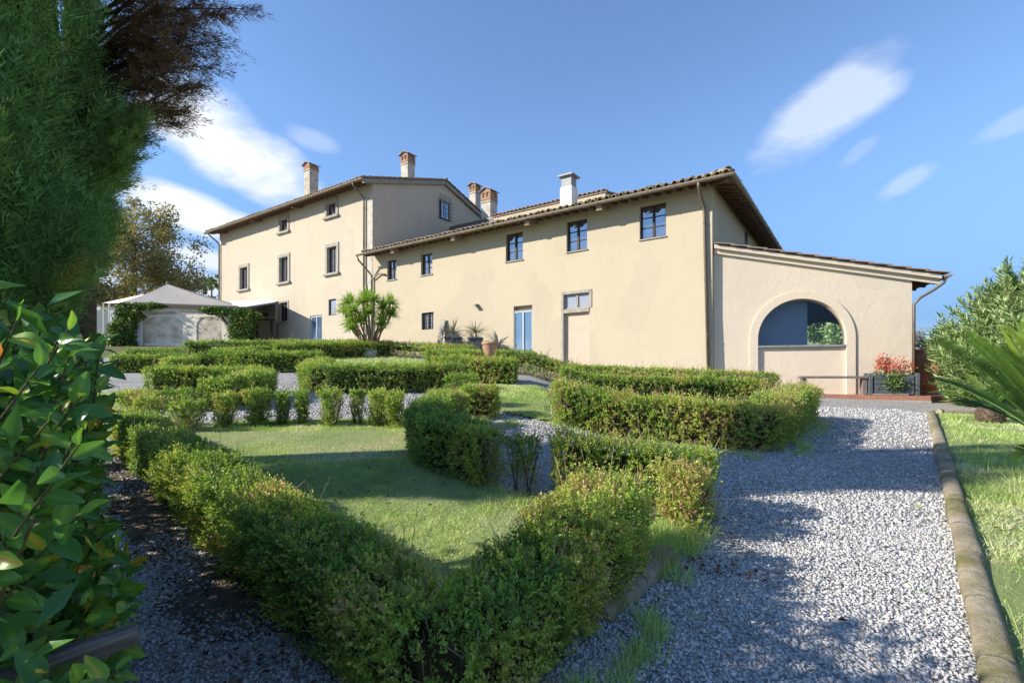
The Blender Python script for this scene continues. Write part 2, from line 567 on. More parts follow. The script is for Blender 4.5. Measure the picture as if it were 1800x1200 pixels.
def lawnmat():
    m, t = newmat('lawn_soil_and_thatch')
    pos = t.pos()
    n1 = t.noise(.9, 7, .7, pos); n2 = t.noise(26, 5, .7, pos)
    col = t.ramp(n1, [(.32, (.20, .26, .09)), (.52, (.28, .33, .135)), (.64, (.38, .34, .19)), (.76, (.30, .25, .16))])
    col = t.mix(t.math('MULTIPLY', n2, .5), col, (.07, .10, .03))
    t.out(col, .95, t.bump(n2, .9, .03), .1)
    return m
M['lawn'] = lawnmat()
M['field'] = plain('meadow', (.10, .12, .045), (.14, .115, .06), .25, .95, .5, 12, .1, 0, .05)

M['grass'] = leafmat('grass_blade', [(0, (0.1734, 0.2714, 0.0759)), (0.45, (0.421, 0.5542, 0.1764)), (0.8, (0.65, 0.65, 0.3255)), (1, (0.65, 0.65, 0.4883))], .6, .2, .35)
M['box_leaf'] = leafmat('boxwood_leaf', [(0, (0.0652, 0.1434, 0.0347)), (0.35, (0.1848, 0.3043, 0.0566)), (0.62, (0.4021, 0.489, 0.087)), (0.82, (0.4704, 0.4312, 0.1344)), (1, (0.448, 0.3024, 0.1456))], .42, .35, .38)
M['laurel_leaf'] = leafmat('laurel_leaf', [(0, (0.0473, 0.1289, 0.0362)), (0.45, (0.0859, 0.2148, 0.0392)), (0.8, (0.2364, 0.3953, 0.0464)), (0.93, (0.5585, 0.4641, 0.0413)), (1, (0.6446, 0.2234, 0.0515))], .34, .35, .28)
M['cypress_leaf'] = leafmat('cypress_spray', [(0, (0.1094, 0.2073, 0.068)), (0.5, (0.2188, 0.3799, 0.1134)), (0.85, (0.4102, 0.495, 0.1296)), (1, (0.4102, 0.2303, 0.0811))], .6, .2, .2)
M['dead_spray'] = leafmat('dry_brown_spray', [(0, (0.0936, 0.0561, 0.0343)), (0.6, (0.2121, 0.1248, 0.0717)), (1, (0.3432, 0.2091, 0.1123))], .8, .1, .15)
M['oleander_leaf'] = leafmat('oleander_leaf', [(0, (0.1035, 0.1725, 0.0575)), (0.5, (0.2185, 0.322, 0.115)), (1, (0.368, 0.46, 0.2185))], .38, .4, .3)
M['cycad_leaf'] = leafmat('cycad_leaflet', [(0, (.030, .075, .018)), (.5, (.075, .155, .028)), (1, (.24, .33, .045))], .32, .5, .3)
M['yucca_leaf'] = leafmat('yucca_leaf', [(0, (0.1406, 0.25, 0.0548)), (0.5, (0.2969, 0.4531, 0.0938)), (0.85, (0.5, 0.5938, 0.1406)), (1, (0.625, 0.4844, 0.2031))], .4, .4, .25)
M['ivy_leaf'] = leafmat('ivy_leaf', [(0, (0.045, 0.093, 0.0225)), (0.5, (0.099, 0.18, 0.039)), (0.85, (0.225, 0.255, 0.0525)), (1, (0.36, 0.24, 0.075))], .42, .35, .25)
M['autumn_leaf'] = leafmat('autumn_leaf', [(0, (.15, .145, .07)), (.4, (.29, .26, .13)), (.75, (.42, .32, .12)), (1, (.43, .36, .27))], .7, .15, .3)
M['grey_leaf'] = leafmat('grey_twig', [(0, (.16, .15, .16)), (1, (.30, .28, .29))], .8, .1, .2)
M['flower'] = leafmat('red_flower', [(0, (.60, .05, .045)), (.5, (.72, .13, .09)), (1, (.78, .32, .22))], .6, .2, .35)
M['agave_leaf'] = leafmat('grey_spiky_leaf', [(0, (.12, .13, .085)), (1, (.33, .31, .22))], .5, .3, .15)
M['litter'] = leafmat('dry_fallen_leaf', [(0, (.05, .030, .018)), (.6, (.12, .07, .035)), (1, (.24, .16, .085))], .8, .15, .1)

# ------------------------------------------------------------------ ground
def axis(stops):
    out = []
    for a, b, st in stops:
        out += list(np.arange(a, b, st))
    return np.array(out + [stops[-1][1]])

def sheet(name, xs, ys, mat, lift=0.0, keep=None, bumpy=0.0):
    X, Y = np.meshgrid(xs, ys, indexing='ij')
    Z = gz(X, Y) + lift
    if bumpy:
        Z = Z + (vnoise(np.stack([X.ravel(), Y.ravel(), 0 * X.ravel()], 1), 1.3, 3).reshape(X.shape) - .5) * bumpy
    V = np.stack([X, Y, Z], -1).reshape(-1, 3)
    ny = len(ys)
    I, J = np.meshgrid(np.arange(len(xs) - 1), np.arange(ny - 1), indexing='ij')
    a = (I * ny + J).ravel()
    F = np.stack([a, a + ny, a + ny + 1, a + 1], 1)
    if keep is not None:
        cx = (X[:-1, :-1] + X[1:, 1:]).ravel() / 2; cy = (Y[:-1, :-1] + Y[1:, 1:]).ravel() / 2
        F = F[keep(cx, cy)]
        used = np.unique(F); mp = np.full(len(V), -1); mp[used] = np.arange(len(used))
        V, F = V[used], mp[F]
    me = np_mesh(name, V, F, None, True)
    return link(name, me, mat)

def inside(poly, x, y):
    poly = np.asarray(poly, float); r = np.zeros(len(x), bool)
    j = len(poly) - 1
    for i in range(len(poly)):
        xi, yi = poly[i]; xj, yj = poly[j]
        c = ((yi > y) != (yj > y)) & (x < (xj - xi) * (y - yi) / (yj - yi + 1e-12) + xi)
        r ^= c; j = i
    return r

GX = axis([(-600, -40, 40), (-40, -18, 2), (-18, 18, .5), (18, 40, 2), (40, 600, 40)])
GY = axis([(-60, -2, 4), (-2, 36, .5), (36, 100, 4), (100, 1500, 50)])
tag(sheet('ground', GX, GY, M['field'], -.02), 'green meadow ground under and around the villa garden', None, None, 'structure')

KA, KB = np.array([2.03, 2.05]), np.array([9.75, 11.7])          # line of the garden kerb
def right_of_kerb(x, y, off=0.0):
    d = (KB - KA) / np.linalg.norm(KB - KA)
    return (x - KA[0]) * d[1] - (y - KA[1]) * d[0] > off
tag(sheet('gravel_path', axis([(-17, 15, .5)]), axis([(-2, 32, .5)]), M['gravel'], .0, lambda x, y: ~right_of_kerb(x, y, .25) | (y > 11.65)),
    'pale crushed stone gravel paths between the clipped hedges', None, None, 'structure')

LAWN_MAIN = [G(312, 752), G(420, 742), G(560, 740), G(715, 738), (-1.2, 5.9), (-.05, 4.85), (.62, 4.55), (.98, 4.15), (1.25, 3.95), (.85, 3.45), (.2, 2.9), (-.75, 2.6), (-1.5, 3.3), (-3.0, 5.0), (-4.0, 6.0)]
LAWN_MID = [G(884, 728), G(968, 742), (.7, 9.6), (.9, 12.5), (-.4, 12.8), (-.5, 9.6)]
LAWN_BACK = [(-5.2, 12.6), (-2.0, 12.3), (.2, 15.5), (-2.6, 19.6), (-5.6, 22.6), (-9.5, 20.6), (-8.6, 16.8), (-6.0, 16.2)]
LAWN_LEFT = [(-10.6, 9.9), (-8.3, 11.6), (-5.8, 10.6), (-5.7, 9.5), (-6.2, 8.9), (-8.0, 8.6)]
LAWN_BED = [KA - (.6, .75), KA, KB + (.0, -.01), (14, 11.6), (16, 4), (6, .5), (2.2, .3)]
LAWNS = [LAWN_MAIN, LAWN_MID, LAWN_BACK, LAWN_LEFT, LAWN_BED]
for poly, words_ in zip(LAWNS, ('large sunlit and shaded lawn in the front box parterre', 'small lawn between the two clipped hedges in the middle', 'pale lawn in front of the yucca at the back',
                                'small lawn at the left among low hedges', 'grassy bed to the right of the stone kerb')):
    P = np.array([tuple(p) for p in poly])
    lo, hi = P.min(0) - .1, P.max(0) + .1
    st = .1 if poly is LAWN_MAIN else .06 if poly is LAWN_BED else .2
    o = sheet('lawn', np.arange(lo[0], hi[0], st), np.arange(lo[1], hi[1], st), M['lawn'], .025, lambda x, y: inside(P, x, y), .05)
    tag(o, words_, None, None, 'structure')

# low far hill that closes the view at the right, and the far edge of the fields
def hill(name, cx, cy, rx, ry, h, base, mat):
    n = 40
    V, F = [], []
    for i in range(n + 1):
        for j in range(n + 1):
            a, b = i / n * 2 - 1, j / n * 2 - 1
            r = math.hypot(a, b)
            z = base + h * max(0, 1 - r * r) * (.8 + .4 * float(vnoise(np.array([[a * 4, b * 4, 1.7]]), 1.0, 5)[0]))
            V.append((cx + a * rx, cy + b * ry, z))
    for i in range(n):
        for j in range(n):
            a = i * (n + 1) + j
            F.append((a, a + n + 1, a + n + 2, a + 1))
    return link(name, np_mesh(name, np.array(V), np.array(F), None, True), mat)
M['hill'] = plain('distant_wooded_hill', (.16, .18, .17), (.12, .14, .13), .02, .98, .6, .4, .05, 0, 1.0)
tag(hill('hill', 760, 900, 420, 160, 62, -6, M['hill']), 'distant wooded hill behind the oleander', None, None, 'structure')
tag(hill('hill', -700, 900, 520, 160, 120, -6, M['hill']), 'distant wooded hill beyond the gazebo', None, None, 'structure')

# ------------------------------------------------------------------ the villa
class Frame:
    """local axes of a building: x along its front (to the right), y inwards, z up"""
    def __init__(s, ox, oy, deg):
        s.o = Vector((ox, oy)); s.a = math.radians(deg)
        s.ex = Vector((math.cos(s.a), math.sin(s.a))); s.ey = Vector((-math.sin(s.a), math.cos(s.a)))
    def world(s, x, y):
        return s.o + s.ex * x + s.ey * y
    def x_at(s, u, y=0.0):
        k = (u - CU) / FOC
        p = s.o + s.ey * y
        return (k * p.y - p.x) / (s.ex.x - k * s.ex.y)
    def y_at(s, u, x=0.0):
        k = (u - CU) / FOC
        p = s.o + s.ex * x
        return (k * p.y - p.x) / (s.ey.x - k * s.ey.y)
    def z_at(s, x, y, v):
        return EYE + (CV - v) / FOC * s.world(x, y).y
    def rect(s, u0, v0, u1, v1, y=0.0):
        x0, x1 = s.x_at(u0, y), s.x_at(u1, y); xm = (x0 + x1) / 2
        return [x0, x1, s.z_at(xm, y, v1), s.z_at(xm, y, v0)]
    def root(s, name):
        return empty(name, (s.o.x, s.o.y, 0), s.a)

def wall_with_holes(mb, x0, x1, z0, z1, holes, y=0.0, depth=.22):
    xs = sorted({x0, x1, *[h[0] for h in holes], *[h[1] for h in holes]})
    zs = sorted({z0, z1, *[h[2] for h in holes], *[h[3] for h in holes]})
    for i in range(len(xs) - 1):
        for j in range(len(zs) - 1):
            cx, cz = (xs[i] + xs[i + 1]) / 2, (zs[j] + zs[j + 1]) / 2
            if any(h[0] < cx < h[1] and h[2] < cz < h[3] for h in holes): continue
            mb.face([(xs[i], y, zs[j]), (xs[i + 1], y, zs[j]), (xs[i + 1], y, zs[j + 1]), (xs[i], y, zs[j + 1])])
    for a, b, c, d in [h[:4] for h in holes]:
        yy = y + depth
        mb.face([(a, y, c), (a, y, d), (a, yy, d), (a, yy, c)]); mb.face([(b, y, d), (b, y, c), (b, yy, c), (b, yy, d)])
        mb.face([(a, y, d), (b, y, d), (b, yy, d), (a, yy, d)]); mb.face([(b, y, c), (a, y, c), (a, yy, c), (b, yy, c)])
        mb.face([(a, yy, c), (b, yy, c), (b, yy, d), (a, yy, d)])

def window(root, r, rows=3, cols=2, y=0.0, depth=.20, surround=0.0, glass='glass', glass2=None, frame=None, sill=False, bars=False, name='window', sw=.16, fw=.055):
    """casement in a wall opening: frame (the part) > pane, surround, sill, grille"""
    a, b, c, d = r
    yf, yb = y + depth - .07, y + depth - .012
    mb = MB()
    mb.box(a, a + fw, yf, yb, c, d); mb.box(b - fw, b, yf, yb, c, d)
    mb.box(a + fw, b - fw, yf, yb, d - fw, d); mb.box(a + fw, b - fw, yf, yb, c, c + fw * 1.2)
    ca, cb, cc, cd = a + fw, b - fw, c + fw * 1.2, d - fw
    for k in range(1, cols):
        x = ca + (cb - ca) * k / cols
        mb.box(x - .04, x + .04, yf - .012, yb, cc, cd)
    for k in range(1, rows):
        z = cc + (cd - cc) * k / rows
        for q in range(cols):
            xa, xb = ca + (cb - ca) * q / cols, ca + (cb - ca) * (q + 1) / cols
            mb.box(xa + (.041 if q else 0), xb - (.041 if q < cols - 1 else 0), yf + .006, yb, z - .014, z + .014)
    w = mb.build(name, frame or M['wood_dark'], root)
    for k in range(rows):
        for q in range(cols):
            xa, xb = ca + (cb - ca) * q / cols + .004, ca + (cb - ca) * (q + 1) / cols - .004
            za, zb = cc + (cd - cc) * k / rows + .004, cc + (cd - cc) * (k + 1) / rows - .004
            p = MB(); yy = y + depth - .034; tl = rnd.uniform(-.004, .004)
            p.hexa([(xa, yy + tl, za), (xb, yy - tl, za), (xb, yy - tl + .006, za), (xa, yy + tl + .006, za),
                    (xa, yy - tl, zb), (xb, yy + tl, zb), (xb, yy + tl + .006, zb), (xa, yy - tl + .006, zb)])
            p.build('pane', M[glass2 if (glass2 and q == cols - 1) else glass], w)
    if surround:
        s = MB(); o = surround
        s.box(a - sw, a - .002, y - o, y + .05, c, d); s.box(b + .002, b + sw, y - o, y + .05, c, d)
        s.box(a - sw, b + sw, y - o - .003, y + .05, d + .002, d + sw)
        s.build('surround', M['stone'], w, bevel=.008)
        s = MB(); s.box(a - sw - .08, b + sw + .08, y - o - .09, y + .05, c - .13, c - .002)
        s.build('sill', M['stone'], w, bevel=.012)
    elif sill:
        s = MB(); s.box(a - .03, b + .03, y - .05, y + .12, c - .05, c - .002); s.build('sill', M['stone'], w, bevel=.006)
    if bars:
        s = MB(); yy = y - .10 if bars == 2 else y + .06
        n = max(2, int((b - a) / .16)); m = max(3, int((d - c) / .20))
        ex = .14 if bars == 2 else 0
        for k in range(1, n + 1):
            x = a + (b - a) * k / (n + 1); s.tube([(x, yy, c - ex), (x, yy, d + ex * 1.6)], .012, 5)
        for k in range(1, m + 1):
            z = c + (d - c) * k / (m + 1); s.tube([(a - ex * 1.5, yy + .014, z), (b + ex * 1.5, yy + .014, z)], .012, 5)
        s.build('grille', M['black_iron'], w)
    return w

_tile_me = None
def cover_tile_mesh():
    """one half-round clay tile lying along +y (its low, open end at y = 0)"""
    global _tile_me
    if _tile_me: return _tile_me
    mb = MB(); n = 6
    prof = []
    for end, (y, ro) in enumerate(((0, .098), (.48, .078))):
        for j in range(n + 1):
            a = math.pi * j / n
            prof.append((ro * math.cos(a), y, ro * .92 * math.sin(a)))
        for j in range(n + 1):
            a = math.pi * j / n
            prof.append(((ro - .018) * math.cos(a), y, (ro - .018) * .92 * math.sin(a)))
    i0 = len(mb.v); mb.v.extend(prof); q = 2 * (n + 1)
    for j in range(n):
        mb.f.append((i0 + j, i0 + j + 1, i0 + q + j + 1, i0 + q + j)); mb.sm.append(True)
        mb.f.append((i0 + n + 1 + j + 1, i0 + n + 1 + j, i0 + q + n + 1 + j, i0 + q + n + 2 + j)); mb.sm.append(True)
        mb.f.append((i0 + j + 1, i0 + j, i0 + n + 1 + j, i0 + n + 2 + j)); mb.sm.append(False)
    _tile_me = mb.mesh('roof_tile'); _tile_me.materials.append(M['tile'])
    return _tile_me

def eave_tiles(root, a, b, rise_dir, slope_t, step=.27, moss_mb=None, moss_p=0.0):
    """a row of cover tiles along the eave a-b (local), each a part; rise_dir points up the roof in plan"""
    a, b = Vector(a), Vector(b)
    n = int((b - a).length / step)
    rz = math.atan2(rise_dir[1], rise_dir[0]) - math.pi / 2
    for k in range(n):
        p = a.lerp(b, (k + .5) / n)
        t = link('roof_tile', cover_tile_mesh(), None, root, p + Vector((0, 0, rnd.uniform(-.012, .02))),
                 (math.atan(slope_t) + rnd.uniform(-.05, .03), rnd.uniform(-.05, .05), rz + rnd.uniform(-.05, .05)))
        t.scale = (rnd.uniform(1.0, 1.2), 1, rnd.uniform(1.1, 1.4))
        f = k / n
        if moss_mb is not None:
            for q in range(rnd.choice((1, 2, 3))):
                if rnd.random() < moss_p(f):
                    c = p + Vector((rise_dir[0], rise_dir[1], slope_t)) * rnd.uniform(.02, .3) + Vector((rnd.uniform(-.1, .1), 0, rnd.uniform(.055, .10)))
                    r = rnd.uniform(.045, .095)
                    moss_mb.lathe([(r * .7, -.03), (r, 0), (r * .75, r * .5), (r * .2, r * .75)], 7, c)

def tile_field(root, rows):
    """the covered rest of a roof: long cover rows (start, end) joined into one part"""
    mb = MB()
    for a, b in rows:
        a, b = Vector(a), Vector(b)
        L = (b - a).length; m = max(1, int(L / .42)); d = (b - a).normalized()
        sx = d.cross(Vector((0, 0, 1))).normalized(); up = sx.cross(d)
        for k in range(m):
            p, q = a.lerp(b, k / m), a.lerp(b, (k + 1) / m + .06 / L)
            jit = rnd.uniform(-.012, .012)
            for j in range(4):
                a0, a1 = math.pi * j / 4, math.pi * (j + 1) / 4
                r0, r1 = .095, .075
                mb.face([p + sx * (r0 * math.cos(a0) + jit) + up * (r0 * math.sin(a0) + .012), p + sx * (r0 * math.cos(a1) + jit) + up * (r0 * math.sin(a1) + .012),
                         q + sx * (r1 * math.cos(a1) + jit) + up * r1 * math.sin(a1), q + sx * (r1 * math.cos(a0) + jit) + up * r1 * math.sin(a0)])
    o = mb.build('tile_field', M['tile'], root)
    o['kind'] = 'stuff'
    return o

def slab(pts, t):
    """roof slab: polygon pts (top), thickness t"""
    mb = MB()
    top = [Vector(p) for p in pts]; bot = [p - Vector((0, 0, t)) for p in top]
    mb.face(top); mb.face(list(reversed(bot)))
    n = len(pts)
    for i in range(n):
        j = (i + 1) % n
        mb.face([bot[i], bot[j], top[j], top[i]])
    return mb

def gutter(root, a, b):
    a, b = Vector(a), Vector(b)
    n = 7; mb = MB(); d = (b - a).normalized(); sx = d.cross(Vector((0, 0, 1))).normalized()
    ring = [(-.085 * math.cos(math.pi * j / n), -.085 * math.sin(math.pi * j / n)) for j in range(n + 1)]
    inner = [(x * .86, z * .86) for x, z in ring]
    def pt(p, q): return p + sx * q[0] + Vector((0, 0, q[1]))
    for j in range(n):
        mb.face([pt(a, ring[j]), pt(a, ring[j + 1]), pt(b, ring[j + 1]), pt(b, ring[j])], True)
        mb.face([pt(a, inner[j + 1]), pt(a, inner[j]), pt(b, inner[j]), pt(b, inner[j + 1])], True)
    for j in (0, n):
        mb.face([pt(a, ring[j]), pt(b, ring[j]), pt(b, inner[j]), pt(a, inner[j])])
    for p in (a, b):
        mb.face([pt(p, q) for q in ring])
    L = (b - a).length
    for k in range(int(L / .95)):
        p = a + d * (.5 + k * .95)
        mb.hexa([pt(p - d * .012, q) for q in ((-.091, -.02), (-.091, .012), (.091, .012), (.091, -.02))] + [pt(p + d * .012, q) for q in ((-.091, -.02), (-.091, .012), (.091, .012), (.091, -.02))])
        mb.tube([pt(p, (.092 * math.cos(t), .092 * math.sin(t))) for t in [math.pi + math.pi * j / 6 for j in range(7)]], .008, 4)
    return mb.build('gutter', M['metal_brown'], root)

def downpipe(root, x, y_gut, z_gut, z_low, y_wall=-.09, x2=None, mat='pipe'):
    x2 = x if x2 is None else x2
    pts = [(x, y_gut, z_gut - .06), (x, y_gut + .02, z_gut - .2), (x, y_gut * .75, z_gut - .34), (x, y_gut * .3, z_gut - .58), (x, y_wall, z_gut - .72), (x, y_wall, z_gut - .9), (x2, y_wall, z_low)]
    o = MB().tube(pts, .052, 10).build('downpipe', M[mat], root)
    zz = z_gut - 1.2
    while zz > z_low + .3:
        MB().lathe([(.058, -.025), (.062, -.02), (.062, .02), (.058, .025)], 10, (x + (x2 - x) * (z_gut - .9 - zz) / max(.1, z_gut - .9 - z_low), y_wall, zz)).build('pipe_clip', M[mat], o)
        zz -= 1.9
    return o

def chimney(root, x, y, zb, zt, w, kind):
    """flue with a capped head, a part of the building: shaft > head, cap"""
    z1 = zt - w * (1.35 if kind == 'brick' else .95)
    mb = MB().box(x - w / 2, x + w / 2, y - w / 2, y + w / 2, zb, z1)
    if kind != 'metal': mb.box(x - w / 2 - .04, x + w / 2 + .04, y - w / 2 - .04, y + w / 2 + .04, z1, z1 + .07)
    c = mb.build('chimney', M['plaster_old' if kind == 'tall' else 'limewash' if kind == 'metal' else 'white_plaster'], root, bevel=.012)
    if kind == 'metal':
        MB().box(x - w / 2 + .05, x + w / 2 - .05, y - w / 2 + .05, y + w / 2 - .05, z1 + .002, zt - .1).build('head', M['grey_metal'], c)
        h = MB().box(x - w / 2 - .08, x + w / 2 + .08, y - w / 2 - .08, y + w / 2 + .08, zt - .1, zt - .03)
        h.box(x - w / 2 - .01, x + w / 2 + .01, y - w / 2 - .01, y + w / 2 + .01, zt - .03, zt); h.build('cap', M['grey_metal'], c)
        return c
    h = MB(); e = w / 2 + .02; zc = zt - w * .36
    nb = 7 if kind == 'brick' else 5; bh = (zc - z1 - .07) / nb
    for k in range(nb):                                    # courses of the brick head, with open flue mouths
        z = z1 + .072 + k * bh
        o = .012 if k % 2 else 0
        if nb // 2 <= k < nb - 1 and kind != 'tall':
            q = w * .2
            for sx in (-1, 1):
                for sy in (-1, 1):
                    cx, cy = x + sx * (e - q / 2), y + sy * (e - q / 2)
                    h.box(cx - q / 2, cx + q / 2, cy - q / 2, cy + q / 2, z, z + bh - .008)
            h.box(x - q / 2, x + q / 2, y - e, y + e, z, z + bh - .008)
        else:
            h.box(x - e - o, x + e + o, y - e - o, y + e + o, z, z + bh - .008)
    h.box(x - e + .06, x + e - .06, y - e + .06, y + e - .06, z1 + .07, zc - .01)
    h.build('brick_head', M['brick'], c, bevel=.006)
    cp = MB(); o = .10
    for sgn in (-1, 1):
        cp.hexa([(x, y - e - o, zt - .05), (x + sgn * (e + o), y - e - o, zc - .01), (x + sgn * (e + o), y + e + o, zc - .01), (x, y + e + o, zt - .05),
                 (x, y - e - o, zt), (x + sgn * (e + o), y - e - o, zc + .04), (x + sgn * (e + o), y + e + o, zc + .04), (x, y + e + o, zt)])
    cp.face([(x - e, y - e, zc), (x + e, y - e, zc), (x, y - e, zt - .05)]); cp.face([(x - e, y + e, zc), (x + e, y + e, zc), (x, y + e, zt - .05)])
    cp.build('cap', M['tile_flat'], c)
    return c

FW = Frame(6.77, 17.0, -34.84)
XJ = FW.x_at(655)          # junction of the tall block and the wing
XL = FW.x_at(386)          # far left corner of the tall block
OV = .75
# ---- tall block
villa = tag(FW.root('villa'), 'tall three-storey cream villa block with grey stone window surrounds, left of the long wing', 'house')
ZG = EYE + 10.45; SL = .30; ZW = ZG + OV * SL - .12; YR = 5.6; ZR = ZG + (YR + OV) * SL
VW = [('w3', (575, 357, 591, 380)), ('w3', (492.5, 385, 505.5, 407)), ('w2', (575.8, 434, 592, 480)), ('w2', (492, 452, 506.7, 496)), ('w2', (422.5, 470, 435.5, 508.5)),
      ('w1', (492, 532, 505.5, 565)), ('blind', (577.5, 525.5, 590.5, 554)), ('door', (545, 554, 566.5, 617))]
holes = [FW.rect(*r) for _, r in VW]
mb = MB(); wall_with_holes(mb, XL, XJ, -.5, ZW, holes)
GW = [FW.y_at(772.6, XJ), FW.y_at(789, XJ)]
gz0, gz1 = FW.z_at(XJ, sum(GW) / 2, 386.5), FW.z_at(XJ, sum(GW) / 2, 355.7)
# gable end wall (faces right) and the unseen left and rear walls
mb.face([(XJ, 0, -.5), (XJ, YR * 2, -.5), (XJ, YR * 2, ZW), (XJ, YR, ZR - .1), (XJ, 0, ZW)])
mb.face([(XL, 0, -.5), (XL, 0, ZW), (XL, YR, ZR - .1), (XL, YR * 2, ZW), (XL, YR * 2, -.5)])
mb.face([(XL, YR * 2, -.5), (XL, YR * 2, ZW), (XJ, YR * 2, ZW), (XJ, YR * 2, -.5)])
mb.build('wall', M['villa_wall'], villa)
for (k, _), r in zip(VW, holes):
    if k == 'w3': window(villa, r, 1, 2, surround=.05, sw=.20, glass2='glass_curtain')
    elif k == 'w2': window(villa, r, 3, 2, surround=.05, sw=.20, glass2='glass_curtain')
    elif k == 'w1': window(villa, r, 3, 2, surround=.03, sw=.12, bars=1)
    elif k == 'blind': window(villa, r, 1, 1, glass='glass_curtain', depth=.14)
    else:
        d = window(villa, r, 1, 2, glass='glass_door', frame=M['pale_blue_paint'], name='glass_door', fw=.11, depth=.12)
# gable window with a projecting iron grille, built on a side frame turned a quarter
g = MB(); g.box(XJ + .002, XJ + .03, GW[0], GW[1], gz0, gz1); gwin = g.build('window', M['wood_dark'], villa)
for q in range(2):
    for k in range(3):
        ya = GW[0] + .06 + (GW[1] - GW[0] - .12) * q / 2; za = gz0 + .06 + (gz1 - gz0 - .12) * k / 3
        MB().box(XJ + .031, XJ + .04, ya + .015, ya + (GW[1] - GW[0] - .12) / 2 - .015, za + .012, za + (gz1 - gz0 - .12) / 3 - .012).build('pane', M['glass'], gwin)
s = MB()
for k in range(5):
    yy = GW[0] - .02 + (GW[1] - GW[0] + .04) * k / 4
    s.tube([(XJ + .13, yy, gz0 - .05), (XJ + .13, yy, gz1 + .42)], .014, 5)
for k in range(6):
    zz = gz0 + .02 + (gz1 - gz0) * k / 5
    s.tube([(XJ + .145, GW[0] - .26, zz), (XJ + .145, GW[1] + .26, zz)], .014, 5)
    s.tube([(XJ, GW[0] - .05, zz), (XJ + .145, GW[0] - .05, zz)], .012, 5)
s.build('grille', M['black_iron'], gwin)
# paler strip of plaster on the corner
MB().box(XJ - .36, XJ + .004, -.012, .0, -.4, FW.z_at(XJ, 0, 341)).build('corner_plaster', M['white_plaster'], villa)
VE = XJ + .14
slab([(XL - .45, -OV, ZG), (VE, -OV, ZG), (VE, YR, ZR), (XL - .45, YR, ZR)], .10).build('roof', M['soffit'], villa)
slab([(XL - .45, YR + .004, ZR), (VE, YR + .004, ZR), (VE, YR * 2 + OV, ZG), (XL - .45, YR * 2 + OV, ZG)], .10).build('roof', M['soffit'], villa)
for y0, z0, y1, z1 in ((-OV, ZG, YR, ZR), (YR * 2 + OV, ZG, YR, ZR)):
    MB().bar((VE - .02, y0, z0 - .16), (VE - .02, y1, z1 - .16), .14, .22).build('verge_trim', M['metal_brown'], villa)
eave_tiles(villa, (XL - .4, -OV - .05, ZG + .01), (VE, -OV - .05, ZG + .01), (0, 1), SL)
tile_field(villa, [((x, -OV + .35, ZG + .10), (x, YR, ZR)) for x in np.arange(XL - .3, VE, .27)] + [((VE + .02, -OV, ZG + .02), (VE + .02, YR, ZR + .02)), ((VE + .02, YR * 2 + OV, ZG + .02), (VE + .02, YR, ZR + .02)), ((VE + .1, YR, ZR + .06), (XL - .4, YR, ZR + .06))])
gutter(villa, (XL - .5, -OV - .06, ZG - .03), (VE + .02, -OV - .06, ZG - .03))
for k in range(int((XJ - XL) / .42)):
    x = XL + .2 + k * .42
    big = k in (2, 13, 24)
    mbr = MB().bar((x, .05, ZG + (OV + .05) * SL - .17), (x, -OV + .06, ZG - .158), .20 if big else .085, .26 if big else .10)
    mbr.build('beam' if big else 'rafter', M['rafter'], villa)
downpipe(villa, FW.x_at(642), -OV - .06, ZG - .03, 2.2)
downpipe(villa, XL + .12, -OV - .06, ZG - .03, 2.4)
def chim(fr, root, u, v0, v1, y, wpx, kind, extra=1.5):
    x = fr.x_at(u, y); zb, zt = fr.z_at(x, y, v1), fr.z_at(x, y, v0)
    w = wpx * fr.world(x, y).y / FOC
    chimney(root, x, y, zb - extra, zt, w, kind)
chim(FW, villa, 547, 287, 345, 1.9, 17, 'tall', 1.2)
chim(FW, villa, 717, 269, 310, 4.4, 17, 'brick', 1.2)

# ---- long wing
wing = tag(FW.root('farmhouse_wing'), 'long two-storey cream wing with mossy tiled eaves, between the tall block and the annex', 'house')
ZG2 = EYE + 6.52; ZW2 = ZG2 + OV * SL - .12; DW = 10.4
WW = [(1124.4, 359, 1170.5, 418), (996, 386.7, 1032, 440.5), (889, 409, 919, 458), (740, 446, 760, 482.7), (680.7, 457, 697, 491.5), (741, 549, 762, 579), (903, 537, 935.6, 640), (991, 516, 1036, 660)]
wh = [FW.rect(*r) for r in WW]
mb = MB(); wall_with_holes(mb, XJ + .002, 0, -.5, ZW2, wh)
sy0, sy1 = FW.y_at(1309.5, 0), FW.y_at(1313.5, 0)
mb.face([(0, 0, -.5), (0, DW, -.5), (0, DW, ZW2), (0, 0, ZW2)])
mb.face([(0, DW, -.5), (XJ, DW, -.5), (XJ, DW, ZW2), (0, DW, ZW2)])
mb.build('wall', M['wing_wall'], wing)
window(wing, wh[0], 3, 2, sill=True); window(wing, wh[1], 3, 2, sill=True); window(wing, wh[2], 3, 2, sill=True)
window(wing, wh[3], 3, 2, sill=True, glass2='glass_curtain'); window(wing, wh[4], 2, 2, sill=True, glass2='glass_curtain'); window(wing, wh[5], 1, 2, depth=.18, glass='glass_curtain', bars=1)
# blue glazed door with the open fanlight recess above
r = wh[6]; zt = FW.z_at(r[0], 0, 548.5)
window(wing, [r[0], r[1], r[2], zt], 1, 2, glass='glass_door', frame=M['pale_blue_paint'], name='glass_door', fw=.05, depth=.10)
MB().box(r[0], r[1], .03, .2, zt + .002, zt + .06).build('lintel', M['stone'], wing)
